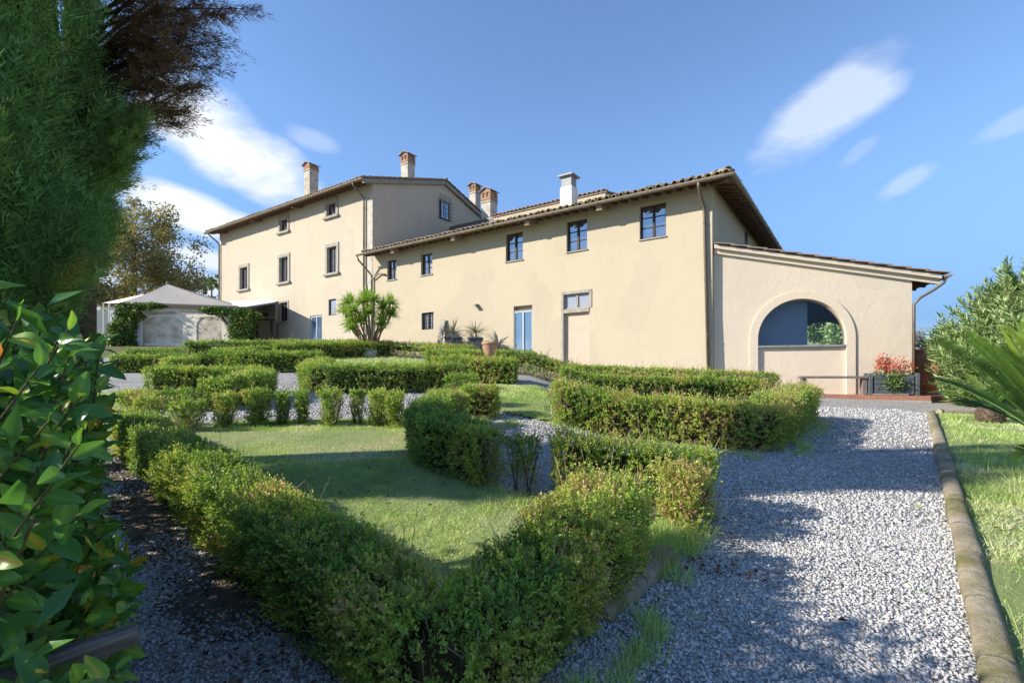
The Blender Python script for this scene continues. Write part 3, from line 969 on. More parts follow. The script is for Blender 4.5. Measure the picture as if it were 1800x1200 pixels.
# walled-up doorway with a transom light in a stone surround
r = wh[7]; z1, z2 = FW.z_at(r[0], 0, 544), FW.z_at(r[0], 0, 551)
w = window(wing, [r[0], r[1], z1, r[3]], 1, 2, glass='glass_curtain', depth=.14, name='transom_window', frame=M['stone'])
MB().box(r[0], r[1], -.03, .16, z2, z1 - .002).build('lintel', M['stone'], wing, bevel=.008)
MB().box(r[0] + .003, r[1] - .003, .12, .2, r[2], z2 - .002).build('door_panel', M['cream_panel'], wing)
s = MB().box(r[0] - .11, r[0] - .002, -.03, .05, r[2], r[3] + .12); s.box(r[1] + .002, r[1] + .11, -.025, .05, z1, r[3] + .12); s.box(r[0] - .001, r[1] + .001, -.035, .05, r[3] + .002, r[3] + .12)
s.build('door_surround', M['stone'], wing, bevel=.006)
# slit window in the end wall
sz0, sz1 = FW.z_at(0, sy0, 428), FW.z_at(0, sy0, 406)
MB().box(.002, .02, sy0 - .05, sy1 + .05, sz0, sz1).build('slit_window', M['black_iron'], wing)
xe = .74; ye = DW + .74; hr = (ye + OV) / 2; zr = ZG2 + hr * SL; yr = -OV + hr
slab([(XJ + .02, -OV, ZG2), (xe, -OV, ZG2), (xe - hr, yr, zr), (XJ + .02, yr, zr)], .10).build('roof', M['soffit'], wing)
slab([(xe, -OV + .003, ZG2), (xe, ye, ZG2), (xe - hr, yr, zr)], .10).build('roof', M['soffit'], wing)
slab([(xe, ye + .003, ZG2), (XJ + .02, ye + .003, ZG2), (XJ + .02, yr + .003, zr), (xe - hr, yr + .003, zr)], .10).build('roof', M['soffit'], wing)
moss = MB()
eave_tiles(wing, (XJ + .05, -OV - .05, ZG2 + .02), (xe, -OV - .05, ZG2 + .02), (0, 1), SL, .27, moss, lambda f: max(0, min(.95, (f - .25) * 2.2)))
eave_tiles(wing, (xe + .05, -OV, ZG2 + .02), (xe + .05, ye, ZG2 + .02), (-1, 0), SL, .27)
for k in range(4):
    t = .12 + k * .42
    link('ridge_tile', cover_tile_mesh(), None, wing, (xe + .03 - t, -OV - .03 + t, ZG2 + .10 + t * SL), (math.atan(SL * .7), 0, math.radians(45))).scale = (1.5, 1.05, 1.5)
moss.build('moss', M['moss'], wing)['kind'] = 'stuff'
rows = []
for x in np.arange(XJ + .2, xe - .4, .27):
    run = min(hr, xe - x)
    rows.append(((x, -OV + .35, ZG2 + .115), (x, -OV + max(run, .5), ZG2 + max(run, .5) * SL + .01)))
for y in np.arange(-OV + .6, ye, .27):
    run = min(y + OV, ye - y)
    if run > .5: rows.append(((xe - .35, y, ZG2 + .115), (xe - run, y, ZG2 + run * SL + .01)))
tile_field(wing, rows)
gutter(wing, (XJ - .3, -OV - .06, ZG2 - .03), (xe + .08, -OV - .06, ZG2 - .03))
gutter(wing, (xe + .06, -OV - .1, ZG2 - .03), (xe + .06, ye, ZG2 - .03))
nR = int(-XJ / .40)
bigs = {min(range(nR), key=lambda k: abs((-.25 - k * .40) - FW.x_at(u))) for u in (1062, 942, 808, 705)}
for k in range(nR):
    x = -.25 - k * .40
    big = k in bigs
    MB().bar((x, .05, ZG2 + (OV + .05) * SL - (.22 if big else .165)), (x, -OV + .05, ZG2 - (.20 if big else .15)), .22 if big else .085, .19 if big else .10).build('beam' if big else 'rafter', M['beam_end'] if big else M['rafter'], wing)
for k in range(int(DW / .40) + 1):
    y = .15 + k * .40
    MB().bar((-.05, y, ZG2 + (.74 + .05) * SL - .165), (xe - .05, y, ZG2 - .15), .10, .11).build('rafter', M['rafter'], wing)
MB().bar((-.02, -.02, ZG2 + .76 * SL - .17), (xe - .06, -OV + .06, ZG2 - .16), .14, .14).build('rafter', M['rafter'], wing)
downpipe(wing, FW.x_at(1239), -OV - .06, ZG2 - .03, .4, -.09, FW.x_at(1249) - .02)
xp = FW.x_at(649)
MB().tube([(xp, -OV - .06, ZG2 - .1), (xp, -.7, ZG2 - .3), (xp + .25, -.25, ZG2 - .85), (xp + .32, -.1, ZG2 - 1.05), (xp + .32, -.09, 2.4)], .05, 10).build('downpipe', M['metal_brown'], wing)
MB().tube([(xp + .33, -.1, ZG2 - 1.25), (xp + .9, -.1, ZG2 - 1.0), (FW.x_at(681), -.09, ZG2 - 1.12)], .04, 8).build('drain_branch', M['metal_brown'], wing)
lx, lz = FW.x_at(838), FW.z_at(FW.x_at(838), 0, 536)
l = MB().box(lx - .05, lx + .05, -.03, 0, lz - .05, lz + .05); l.hexa([(lx - .11, -.26, lz - .09), (lx + .11, -.26, lz - .09), (lx + .11, -.03, lz - .01), (lx - .11, -.03, lz - .01), (lx - .11, -.26, lz - .03), (lx + .11, -.26, lz - .03), (lx + .11, -.03, lz + .05), (lx - .11, -.03, lz + .05)])
l.build('floodlight', M['grey_metal'], wing, bevel=.01)
chim(FW, wing, 1000, 309, 347, 3.0, 23, 'metal', 1.0)

# ---- higher rear block seen over the wing's roof
rear = tag(FW.root('rear_block'), 'cream rear block rising behind the long wing roof, right of the grilled gable window', 'house')
xa, xb = FW.x_at(868, 6.0), FW.x_at(1064, 6.0)
zt0 = FW.z_at(xb, 6.0, 336)
MB().box(xa, xb, 6.0, 10.0, ZG2, zt0).build('wall', M['wing_wall'], rear)
slab([(xa - .1, 5.94, zt0 - .01), (xb + .1, 5.94, zt0 - .01), (xb + .1, 8.0, zt0 + .4), (xa - .1, 8.0, zt0 + .4)], .05).build('roof', M['tile_flat'], rear)
eave_tiles(rear, (xa - .1, 5.88, zt0 + .01), (xb + .1, 5.88, zt0 + .01), (0, 1), .2)
MB().hexa([(XJ + .02, 4.9, ZR - 4.2), (xa - .1, 4.9, ZR - 4.2), (xa - .1, 6.2, zt0 - .15), (XJ + .02, 6.2, zt0 - .15), (XJ + .02, 4.9, ZR - 4.1), (xa - .1, 4.9, ZR - 4.1), (xa - .1, 6.2, zt0 - .05), (XJ + .02, 6.2, zt0 - .05)]).build('lean_to_roof', M['grey_metal'], rear)
MB().bar((XJ + .02, 6.2, zt0 - .02), (xa, 6.2, zt0 - .02), .2, .14).build('coping', M['pipe'], rear)
chim(FW, rear, 835, 323, 362, 9.0, 14, 'brick', 1.5)
chim(FW, rear, 860, 332, 366, 6.8, 20, 'brick', 1.5)

# ---- arched annex
AN = Frame(6.90, 17.14, -16.0)
annex = tag(AN.root('annex'), 'low pinkish cream annex with a big glazed arch, at the right end of the villa', 'house')
XR = AN.x_at(1603); zl = AN.z_at(0, 0, 440); zrgt = AN.z_at(XR, 0, 487)
def ztop(x): return zl + (zrgt - zl) * x / XR
ax0, ax1 = AN.x_at(1332), AN.x_at(1487.5); axm = (ax0 + ax1) / 2; rad = (ax1 - ax0) / 2
zs = AN.z_at(axm, 0, 608); za = AN.z_at(axm, 0, 525); spring = za - rad
def archz(x, r=None, c=None):
    r = rad if r is None else r
    q = max(0.0, 1 - ((x - axm) / r) ** 2)
    return spring + r * math.sqrt(q)
def arch_wall(mb, y, n=36):
    xs = [axm - rad * math.cos(math.pi * k / n) for k in range(n + 1)]
    mb.face([(-.02, y, -.5), (ax0, y, -.5), (ax0, y, ztop(ax0)), (-.02, y, ztop(0))])
    mb.face([(ax1, y, -.5), (XR, y, -.5), (XR, y, ztop(XR)), (ax1, y, ztop(ax1))])
    for a, b in zip(xs, xs[1:]):
        mb.face([(a, y, archz(a)), (b, y, archz(b)), (b, y, ztop(b)), (a, y, ztop(a))])
    return xs
mb = MB(); xs = arch_wall(mb, 0)
T = .30
for a, b in zip(xs, xs[1:]):
    mb.face([(a, 0, archz(a)), (a, T, archz(a)), (b, T, archz(b)), (b, 0, archz(b))], True)
for x in (ax0, ax1):
    mb.face([(x, 0, -.5), (x, T, -.5), (x, T, spring), (x, 0, spring)])
mb.face([(ax0, .06, -.5), (ax1, .06, -.5), (ax1, .06, zs - .04), (ax0, .06, zs - .04)])          # walled lower part of the arch, set back
mb.face([(ax0, .06, zs - .04), (ax1, .06, zs - .04), (ax1, T, zs - .04), (ax0, T, zs - .04)])
mb.face([(XR, 0, -.5), (XR, 5.2, -.5), (XR, 5.2, ztop(XR)), (XR, 0, ztop(XR))])
# inner faces of the front wall round the opening, so that the room is closed
mb.face([(-.02, T, zs - 1), (ax0, T, zs - 1), (ax0, T, ztop(ax0)), (-.02, T, ztop(0))]); mb.face([(ax1, T, zs - 1), (XR, T, zs - 1), (XR, T, ztop(XR)), (ax1, T, ztop(ax1))])
mb.build('wall', M['annex_wall'], annex)
m2 = MB(); mo = rad + .25                                                                          # raised band round the arch
def band(x, r, zc): return zc
n = 40
for k in range(n):
    t0, t1 = math.pi * k / n, math.pi * (k + 1) / n
    pin0, pin1 = (axm - rad * math.cos(t0), spring + rad * math.sin(t0)), (axm - rad * math.cos(t1), spring + rad * math.sin(t1))
    po0, po1 = (axm - mo * math.cos(t0), spring + mo * math.sin(t0)), (axm - mo * math.cos(t1), spring + mo * math.sin(t1))
    y = -.045
    m2.face([(pin0[0], y, pin0[1]), (pin1[0], y, pin1[1]), (po1[0], y, po1[1]), (po0[0], y, po0[1])])
    m2.face([(po0[0], y, po0[1]), (po1[0], y, po1[1]), (po1[0], 0.01, po1[1]), (po0[0], 0.01, po0[1])], True)
    m2.face([(pin1[0], y, pin1[1]), (pin0[0], y, pin0[1]), (pin0[0], 0.001, pin0[1]), (pin1[0], 0.001, pin1[1])], True)
for a, b in ((axm - mo, axm - rad), (axm + rad, axm + mo)):
    m2.box(a, b, -.045, .01, -.4, spring)
m2.build('arch_moulding', M['annex_wall'], annex)
fr = MB()
for k in range(n):
    t0, t1 = math.pi * k / n, math.pi * (k + 1) / n
    fr.bar((axm - (rad - .02) * math.cos(t0), .16, spring + (rad - .02) * math.sin(t0)), (axm - (rad - .02) * math.cos(t1), .16, spring + (rad - .02) * math.sin(t1)), .05, .035, (0, 1, 0))
fr.box(ax0, ax0 + .04, .14, .18, zs, spring); fr.box(ax1 - .04, ax1, .14, .18, zs, spring)
frame_o = fr.build('arch_window', M['metal_brown'], annex)
MB().box(ax0 - .02, ax1 + .03, -.04, .22, zs - .036, zs + .03).build('sill', M['grey_metal'], frame_o, bevel=.006)
gl = MB()
pts = [(ax0 + .02, .165, zs + .03)] + [(axm - (rad - .02) * math.cos(math.pi * k / n), .165, spring + (rad - .02) * math.sin(math.pi * k / n)) for k in range(n + 1)] + [(ax1 - .02, .165, zs + .03)]
gl.face(list(reversed(pts))); gl.build('pane', M['glass_clear'], frame_o)
# room behind the glass
YB = 5.2
xi0, xi1 = AN.x_at(1398, YB), AN.x_at(1496, YB); xim = (xi0 + xi1) / 2; ri = (xi1 - xi0) / 2
zi = AN.z_at(xim, YB, 566); spi = zi - ri * .8
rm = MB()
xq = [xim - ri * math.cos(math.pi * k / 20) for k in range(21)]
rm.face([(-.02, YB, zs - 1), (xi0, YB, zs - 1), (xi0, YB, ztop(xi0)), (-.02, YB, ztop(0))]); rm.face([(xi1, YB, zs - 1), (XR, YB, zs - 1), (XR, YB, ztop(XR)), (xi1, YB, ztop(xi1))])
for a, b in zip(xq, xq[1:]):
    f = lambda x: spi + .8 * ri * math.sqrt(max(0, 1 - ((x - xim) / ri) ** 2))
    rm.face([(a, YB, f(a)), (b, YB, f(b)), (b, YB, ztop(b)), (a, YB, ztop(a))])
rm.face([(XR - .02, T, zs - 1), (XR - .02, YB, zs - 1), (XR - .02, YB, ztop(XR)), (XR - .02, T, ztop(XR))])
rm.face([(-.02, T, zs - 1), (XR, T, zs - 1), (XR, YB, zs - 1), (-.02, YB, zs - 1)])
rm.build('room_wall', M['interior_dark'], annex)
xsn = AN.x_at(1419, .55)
MB().box(ax0 - .7, xsn, .55, .60, zs - 1, ztop(xsn) - .3).build('reflection_panel', M['reflection_blue'], annex)  # added panel, its blue stands for sky mirrored in the left of the glass
# roof
XO = AN.x_at(1655); sl_a = (zrgt - zl) / XR
def rz_(x): return ztop(x) + .16
mb = slab([(-.1, -.05, rz_(-.1)), (XO, -.05, rz_(XO)), (XO, 5.4, rz_(XO)), (1.2, 5.4, rz_(1.2))], .10); mb.build('roof', M['soffit'], annex)
cor = MB()
for y0, y1, d0, d1 in ((-.09, 0, -.12, .03), (-.20, 0, .0305, .155)):
    xe_ = XO - .08
    cor.hexa([(-.02, y0, ztop(0) + d0), (xe_, y0, ztop(xe_) + d0), (xe_, y1, ztop(xe_) + d0), (-.02, y1, ztop(0) + d0), (-.02, y0, ztop(0) + d1), (xe_, y0, ztop(xe_) + d1), (xe_, y1, ztop(xe_) + d1), (-.02, y1, ztop(0) + d1)])
cor.build('cornice', M['annex_wall'], annex)
nt = 13
for k in range(nt):
    x0 = XO * k / nt - .02; x1 = XO * (k + 1) / nt + .1
    tz = .014; a0, a1 = rz_(x0) + .012, rz_(x1) + .055
    t = MB().hexa([(x0, -.29, a0), (x1, -.30, a1 - .0), (x1, .10, a1), (x0, .10, a0), (x0, -.29, a0 + .035), (x1, -.30, a1 + .035), (x1, .10, a1 + .035), (x0, .10, a0 + .035)])
    t.build('roof_tile', M['tile_flat'], annex, bevel=.008)
MB().hexa([(-.05, .11, rz_(0) + .004), (XO, .11, rz_(XO) + .004), (XO, 5.4, rz_(XO) + .004), (1.2, 5.4, rz_(1.2) + .004), (-.05, .11, rz_(0) + .05), (XO, .11, rz_(XO) + .05), (XO, 5.4, rz_(XO) + .05), (1.2, 5.4, rz_(1.2) + .05)]).build('roof_covering', M['tile_flat'], annex)
zgx = rz_(XO) - .02
gutter(annex, (XO + .06, -.32, zgx), (XO + .06, 5.4, zgx))
MB().tube([(XO + .05, -.12, zgx - .06), (XO + .02, -.1, zgx - .2), (XO - .25, -.08, zgx - .42), (XR + .2, -.06, zgx - .62), (XR + .06, .02, zgx - .82), (XR + .055, .03, .5)], .042, 10).build('downpipe', M['pipe'], annex)
for k in range(8):
    y = .25 + k * .6
    MB().bar((XR - .02, y, rz_(XR) - .17), (XO - .05, y, rz_(XO) - .16), .09, .10).build('rafter', M['rafter'], annex)

# ------------------------------------------------------------------ clipped box hedges
def hedge(label, pts, w, h, leaf=.02, cover=2.0, leggy=0.0, bronze=.0, light=.0, group='clipped box hedges of the parterre', name='box_hedge', cat='hedge', core=True, rough=.052, vee=0.0, seed=None):
    seed = seed if seed is not None else rnd.randrange(9999)
    r = np.random.default_rng(seed)
    P = np.array([tuple(p)[:2] for p in pts], float)
    if len(P) > 2:                                           # round the corners a little
        for _ in range(1):
            Q = [P[0]]
            for a, b in zip(P[:-1], P[1:]):
                Q += [a * .9 + b * .1, a * .1 + b * .9]
            Q.append(P[-1]); P = np.array(Q)
    seg = np.linalg.norm(np.diff(P, axis=0), axis=1); cum = np.concatenate([[0], np.cumsum(seg)]); Ltot = cum[-1]
    hv = h
    area = Ltot * (2 * h + w) + 2 * w * h
    Lw = leaf * .66
    n = int(area * cover / (leaf * Lw * .55) / 9)           # sprigs of nine leaves
    if cat == 'shrub': vee = vee or .5
    sn = np.stack([np.diff(P, axis=0)[:, 1], -np.diff(P, axis=0)[:, 0]], 1) / seg[:, None]
    VN = np.concatenate([sn[:1], (sn[:-1] + sn[1:]) / 2, sn[-1:]])          # mitred side directions at the bends
    VN = VN / np.maximum((VN ** 2).sum(1, keepdims=True), .45)
    def along(s):
        i = np.clip(np.searchsorted(cum, s, side='right') - 1, 0, len(seg) - 1)
        t = (s - cum[i]) / seg[i]
        p = P[i] + (P[i + 1] - P[i]) * t[:, None]
        d = (P[i + 1] - P[i]) / seg[i][:, None]
        return p, d, VN[i] * (1 - t[:, None]) + VN[i + 1] * t[:, None]
    base = empty(name, (float(P[:, 0].mean()), float(P[:, 1].mean()), float(gz(P[:, 0].mean(), P[:, 1].mean()))))
    tag(base, label, cat, group)
    org = np.array(base.location)
    # surface samples
    cap = 2 * w * h / area
    is_cap = r.random(n) < cap
    s = r.random(n) * Ltot
    end = r.random(n) < .5
    s = np.where(is_cap, np.where(end, 0.0005, Ltot - .0005), s)
    p, d, nrm = along(s)
    per = 2 * h + w
    q = r.random(n) * per
    side = np.where(q < h, -w / 2, np.where(q > h + w, w / 2, q - h - w / 2))
    z = np.where(q < h, q, np.where(q > h + w, per - q, h))
    on_top = (q >= h) & (q <= h + w)
    out2 = np.where(on_top[:, None], 0, np.sign(side)[:, None] * nrm)
    outz = np.where(on_top, 1.0, 0.0)
    side = np.where(is_cap, (r.random(n) - .5) * w, side)
    z = np.where(is_cap, r.random(n) * h, z)
    out2 = np.where(is_cap[:, None], np.where(end, -1, 1)[:, None] * d, out2)
    outz = np.where(is_cap, 0, outz)
    # soften the top edges
    edge = np.clip((np.abs(side) - (w / 2 - .09)) / .09, 0, 1) * np.clip((z - (h - .09)) / .09, 0, 1)
    ground = gz(p[:, 0], p[:, 1])
    X = np.stack([p[:, 0] + nrm[:, 0] * side, p[:, 1] + nrm[:, 1] * side, ground + z], 1)
    N = np.concatenate([out2, outz[:, None]], 1)
    lump = vnoise(X, 4.5, seed) - .5; lump2 = vnoise(X, 12, seed + 1) - .5; big = vnoise(X, 1.4, seed + 2) - .5
    taper = (1 - np.clip(z / h, 0, 1)) * -.05
    inset = r.exponential(.022, n) * (1 + .6 * (vnoise(X, 7, seed + 4)))
    lump3 = vnoise(X, 26, seed + 3) - .5
    X = X + N * (lump * rough * 1.0 + lump2 * rough * 1.6 + lump3 * rough * 1.3 + big * rough * .9 - inset - edge * .035 + np.where(on_top, 0, taper - vee * w * .5 * (1 - np.clip(z / h, 0, 1)) ** 1.3))[:, None]
    sprig = r.random(n) < .16
    X = X + N * (sprig * r.random(n) * rough * .8)[:, None]
    # bare, leggy places low down
    if leggy > 0:
        thin = vnoise(X, 2.1, seed + 7)
        low = np.clip(1.15 - z / (h * .75), 0, 1)
        keep = r.random(n) > np.clip(leggy * low * (1.6 * thin + .35), 0, .97)
        hole = vnoise(X, 5.5, seed + 8)
        keep &= ~((hole > .62) & (r.random(n) < leggy * .8))
    else:
        keep = r.random(n) > .12 * np.clip(1 - z / (h * .4), 0, 1)
    X, N, z, big, sprig = X[keep], N[keep], z[keep], big[keep], sprig[keep]
    n = len(X)
    SA = unit(N * .65 + r.normal(size=(n, 3)) * .48 + np.array([0, 0, .42]))
    patch = vnoise(X, 1.9, seed + 5); patch2 = vnoise(X, 6.0, seed + 6)
    tint = .30 + light + .30 * (patch - .5) + .24 * (patch2 - .5) + r.normal(size=n) * .11 + .10 * sprig
    br = np.clip((vnoise(X, 2.4, seed + 9) - (.62 - bronze * .5)) * 5, 0, 1) * (bronze > 0)
    tint = tint + br * r.random(n) * .55
    KL = 9; SL_ = leaf * (1.9 + 1.5 * r.random(n)) * (1 + .6 * sprig)
    ref = unit(np.cross(SA, r.normal(size=(n, 3)))); bi = np.cross(SA, ref)
    fq = (np.arange(KL) / (KL - 1))[None]; an = (np.arange(KL) * 2.4)[None] + r.normal(size=(n, KL)) * .3
    rad = ref[:, None] * np.cos(an)[..., None] + bi[:, None] * np.sin(an)[..., None]
    LX = (X[:, None] - SA[:, None] * (SL_ * .45)[:, None, None] + SA[:, None] * (fq * SL_[:, None])[..., None]).reshape(-1, 3)
    A = (SA[:, None] * (.25 + .75 * fq[..., None] ** 2) + rad * (1.0 - .55 * fq[..., None])).reshape(-1, 3)
    Nn = unit((SA[:, None] - rad * .3 + 0 * rad).reshape(-1, 3) + r.normal(size=(n * KL, 3)) * .35)
    tint = np.clip(np.repeat(tint, KL) + (.13 * (fq - .45) + r.normal(size=(n, KL)) * .05).ravel(), 0, 1)
    zs_, Xs, Ns = z, X, N
    X = LX; sz = leaf * (.75 + .5 * r.random(n * KL)); N = np.repeat(N, KL, 0); z = np.repeat(z, KL); n = n * KL
    # twigs from the stems outwards
    nt = int(min(9000, n * .016 + Ltot * 60))
    st = r.random(nt) * Ltot; tp, td, tn = along(st)
    tip = X[r.integers(0, n, nt)] if False else None
    o1 = (r.random(nt) - .5) * w * .5; o2 = o1 * 1.0 + (r.random(nt) - .5) * w * .75
    o2 = np.clip(o2, -w * .48, w * .48)
    g0 = gz(tp[:, 0], tp[:, 1]); zz0 = r.random(nt) * h * .45; zz1 = zz0 + h * (.25 + .4 * r.random(nt))
    sh = td * ((r.random(nt) - .5) * .25)[:, None]
    T0 = np.stack([tp[:, 0] + tn[:, 0] * o1, tp[:, 1] + tn[:, 1] * o1, g0 + zz0], 1)
    T1 = np.stack([tp[:, 0] + tn[:, 0] * o2 + sh[:, 0], tp[:, 1] + tn[:, 1] * o2 + sh[:, 1], g0 + np.minimum(zz1, h * .97)], 1)
    V, Fc, T = leaf_arrays(X - org, Nn, A, sz, sz * .66, tint, .18)
    link('foliage', np_mesh('foliage', V, Fc, T), M['box_leaf'], base)['kind'] = 'stuff'
    # bare twigs showing on the faces, mostly low down
    ns = int(n * .020 * (1 + 2.2 * leggy + 2.5 * bronze)); pick = r.integers(0, n, ns); pk = pick[(r.random(ns) > np.clip(z[pick] / h, 0, 1) * .75)]
    S0 = X[pk] - N[pk] * .03 + r.normal(size=(len(pk), 3)) * .015; S1 = S0 + (r.normal(size=(len(pk), 3)) * .55 + np.array([0, 0, .9]) + N[pk] * .35) * (leaf * (2 + 4 * r.random(len(pk))))[:, None]
    T0 = np.concatenate([T0, S0]); T1 = np.concatenate([T1, S1]); nt = len(T0)
    V, Fc, T = strip_arrays(T0 - org, T1 - org, (.003 + .004 * r.random(nt)) * max(1, leaf / .022), r.random(nt), r)
    link('twigs', np_mesh('twigs', V, Fc, T), M['bark_pale'], base)['kind'] = 'stuff'
    # woody stems standing in the row
    mb = MB()
    k = max(2, int(Ltot / .28))
    for i in range(k):
        s0 = np.array([(i + .5) / k * Ltot])
        c, dd, _n = along(s0); c = c[0]
        for b in range(3):
            a = r.random() * 6.28; e = c + np.array([math.cos(a), math.sin(a)]) * w * .28
            g = float(gz(*c))
            mb.tube([Vector((c[0], c[1], g - .03)) - Vector(org), Vector(((c[0] * .7 + e[0] * .3), (c[1] * .7 + e[1] * .3), g + h * .3)) - Vector(org), Vector((e[0], e[1], g + h * .72)) - Vector(org)], [.012, .009, .005], 5, False)
    mb.build('stem', M['bark'], base)['kind'] = 'stuff'
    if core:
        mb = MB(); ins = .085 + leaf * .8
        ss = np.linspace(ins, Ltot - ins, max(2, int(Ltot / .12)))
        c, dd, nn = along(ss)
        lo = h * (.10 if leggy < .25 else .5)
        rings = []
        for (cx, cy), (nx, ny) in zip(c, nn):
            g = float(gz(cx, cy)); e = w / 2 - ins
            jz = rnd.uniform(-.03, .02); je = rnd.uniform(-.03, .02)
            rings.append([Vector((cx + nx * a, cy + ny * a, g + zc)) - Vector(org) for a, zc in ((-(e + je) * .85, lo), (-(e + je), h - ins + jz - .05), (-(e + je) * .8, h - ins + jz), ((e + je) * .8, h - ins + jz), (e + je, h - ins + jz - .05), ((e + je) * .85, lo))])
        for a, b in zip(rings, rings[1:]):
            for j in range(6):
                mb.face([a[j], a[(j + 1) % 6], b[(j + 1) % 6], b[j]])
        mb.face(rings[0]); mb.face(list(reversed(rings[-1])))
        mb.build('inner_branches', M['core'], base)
    return base

# front parterre
hedge('big dark box hedge nearest the camera, from the left gravel path round the lawn corner', [(-4.75, 6.3), (-3.6, 5.2), (-2.2, 3.84), (-.78, 2.46), (-.28, 1.98), (.06, 2.42), (.26, 2.72)], .46, .47, .019, 2.5, .14, .12, .02, rough=.055, seed=21)
hedge('bronze-tinged sunlit hedge end beside the round edging stone, at the lawn corner', [(.25, 2.74), (.48, 3.10), (.72, 3.52)], .50, .54, .020, 2.0, .06, .62, .14, rough=.075, seed=22)
hedge('dark L-shaped box hedge at the right side of the main lawn', [G(778, 752), G(742, 800), (-.92, 5.62), (-.22, 4.92)], .42, .56, .023, 1.9, .12, .10, .02, seed=23)
hedge('thin leggy box plant with bare stems, alone in the gap between two dark hedges', [(-.02, 4.78), (.22, 4.66)], .30, .54, .022, 1.1, .75, .15, .03, name='box_shrub', cat='shrub', group='thin or dwarf box shrubs', core=False, seed=24)
hedge('straight leggy box hedge with twiggy underside, ending at the wide gravel path', [(.40, 4.60), (1.1, 4.52), (1.75, 4.42)], .40, .57, .021, 1.7, .52, .12, .02, seed=25)
hedge('bright yellow-green box shrub standing at the near end of the leggy hedge by the path', [(1.26, 4.16), (1.42, 4.02), (1.50, 3.94)], .42, .50, .021, 1.8, .16, .22, .22, rough=.11, name='box_shrub', cat='shrub', group='thin or dwarf box shrubs', core=False, vee=.2, seed=26)
for k, (u, v, ww, hh, lg, br, lt, what) in enumerate([
        (262, 752, .40, .46, .25, .15, .05, 'half hidden behind the big hedge, leftmost of the row'), (330, 760, .50, .44, .35, .25, .10, 'rounded and bright, second from the left in the row'),
        (395, 752, .42, .52, .30, .55, .10, 'orange-tinged and wide, third from the left in the row'), (452, 748, .50, .55, .15, .15, .02, 'dark and bushy, fourth in the row, before the three slim ones'),
        (496, 748, .27, .50, .22, .0, .05, 'slim and upright, left one of a slim pair'), (530, 748, .28, .52, .25, .0, .06, 'slim and upright, right one of a slim pair'),
        (582, 750, .42, .55, .72, .2, .08, 'bare-legged with brown twigs, in the middle of the row'), (628, 748, .32, .54, .6, .1, .04, 'thin and sparse, left of the full pair at the row end'),
        (664, 750, .40, .54, .2, .05, .12, 'full and light green, second from the right end of the row'), (694, 752, .42, .52, .2, .35, .15, 'yellowish and rounded, right end of the row')]):
    x, y = G(u, v)
    hedge('dwarf box shrub ' + what, [(x - ww * .28, y), (x + ww * .28, y + .03)], ww * .95, hh, .026, 1.7, lg, br, lt, name='box_shrub', cat='shrub', group='dwarf box shrubs in a row behind the main lawn', core=False, seed=40 + k)
for k, (u, v, ww, hh, lt, what) in enumerate([(250, 722, .9, .34, .16, 'at the left edge, beside the laurel leaves'), (318, 722, .6, .36, .10, 'behind the bright rounded one, with lawn showing below')]):
    x, y = G(u, v)
    hedge('low spreading box shrub ' + what, [(x - ww * .4, y), (x + ww * .4, y)], .4, hh, .028, 1.6, .4, .2, lt, name='box_shrub', cat='shrub', group='low spreading box shrubs', core=False, seed=60 + k)
# middle rows
hedge('dark clipped hedge with a returning sunlit end, at the left middle of the garden', [G(268, 692), (-6.6, 11.15), G(462, 694), G(440, 708), G(372, 722)], .62, .56, .030, 1.8, .03, .05, .02, seed=70)
hedge('long dark clipped hedge with bright left end, before the pale back lawn', [(-5.0, 13.3), (-4.75, 11.9), (-4.3, 11.35), (-2.1, 11.6), (-1.2, 11.9)], .62, .60, .030, 1.8, .03, .05, .03, seed=71)
hedge('dark curved clipped hedge below the gazebo, open to the right', [(-6.1, 16.1), (-7.9, 15.8), (-9.4, 16.3), (-10.1, 17.6), (-9.3, 19.0)], .62, .60, .036, 1.8, .0, .0, .03, seed=72)
hedge('long low hedge along the front of the gazebo terrace, farthest one at the left', [(-13.3, 20.6), (-11.3, 21.0), (-8.6, 22.3), (-6.6, 24.2)], .7, .68, .045, 1.8, .0, .05, .02, seed=73)
hedge('sunlit hedge at the foot of the tall block, left of the yucca', [(-9.6, 20.3), (-8.2, 21.2), (-6.2, 22.6), (-5.6, 23.2)], .6, .66, .045, 1.7, .1, .2, .10, seed=74)
hedge('thin brownish hedge at the foot of the wing, right of the yucca', [(-5.4, 22.9), (-4.2, 22.2), (-2.9, 21.2), (-1.6, 20.2)], .5, .62, .045, 1.4, .45, .35, .05, seed=75)
hedge('small dark hedge piece in shade at the far left, under the ivy', [(-13.2, 17.3), (-11.6, 17.6)], .6, .55, .04, 1.7, 0, 0, .0, seed=76)
hedge('long dark hedge piece behind the light clipped block at the far left', [(-12.2, 15.4), (-10.5, 15.6), (-8.9, 16.9)], .5, .50, .04, 1.7, 0, 0, .02, seed=77)
hedge('light green clipped block with a bright top, left of the dark curved hedge', [G(290, 668), G(342, 664)], .7, .56, .034, 1.8, 0, .1, .20, seed=78)
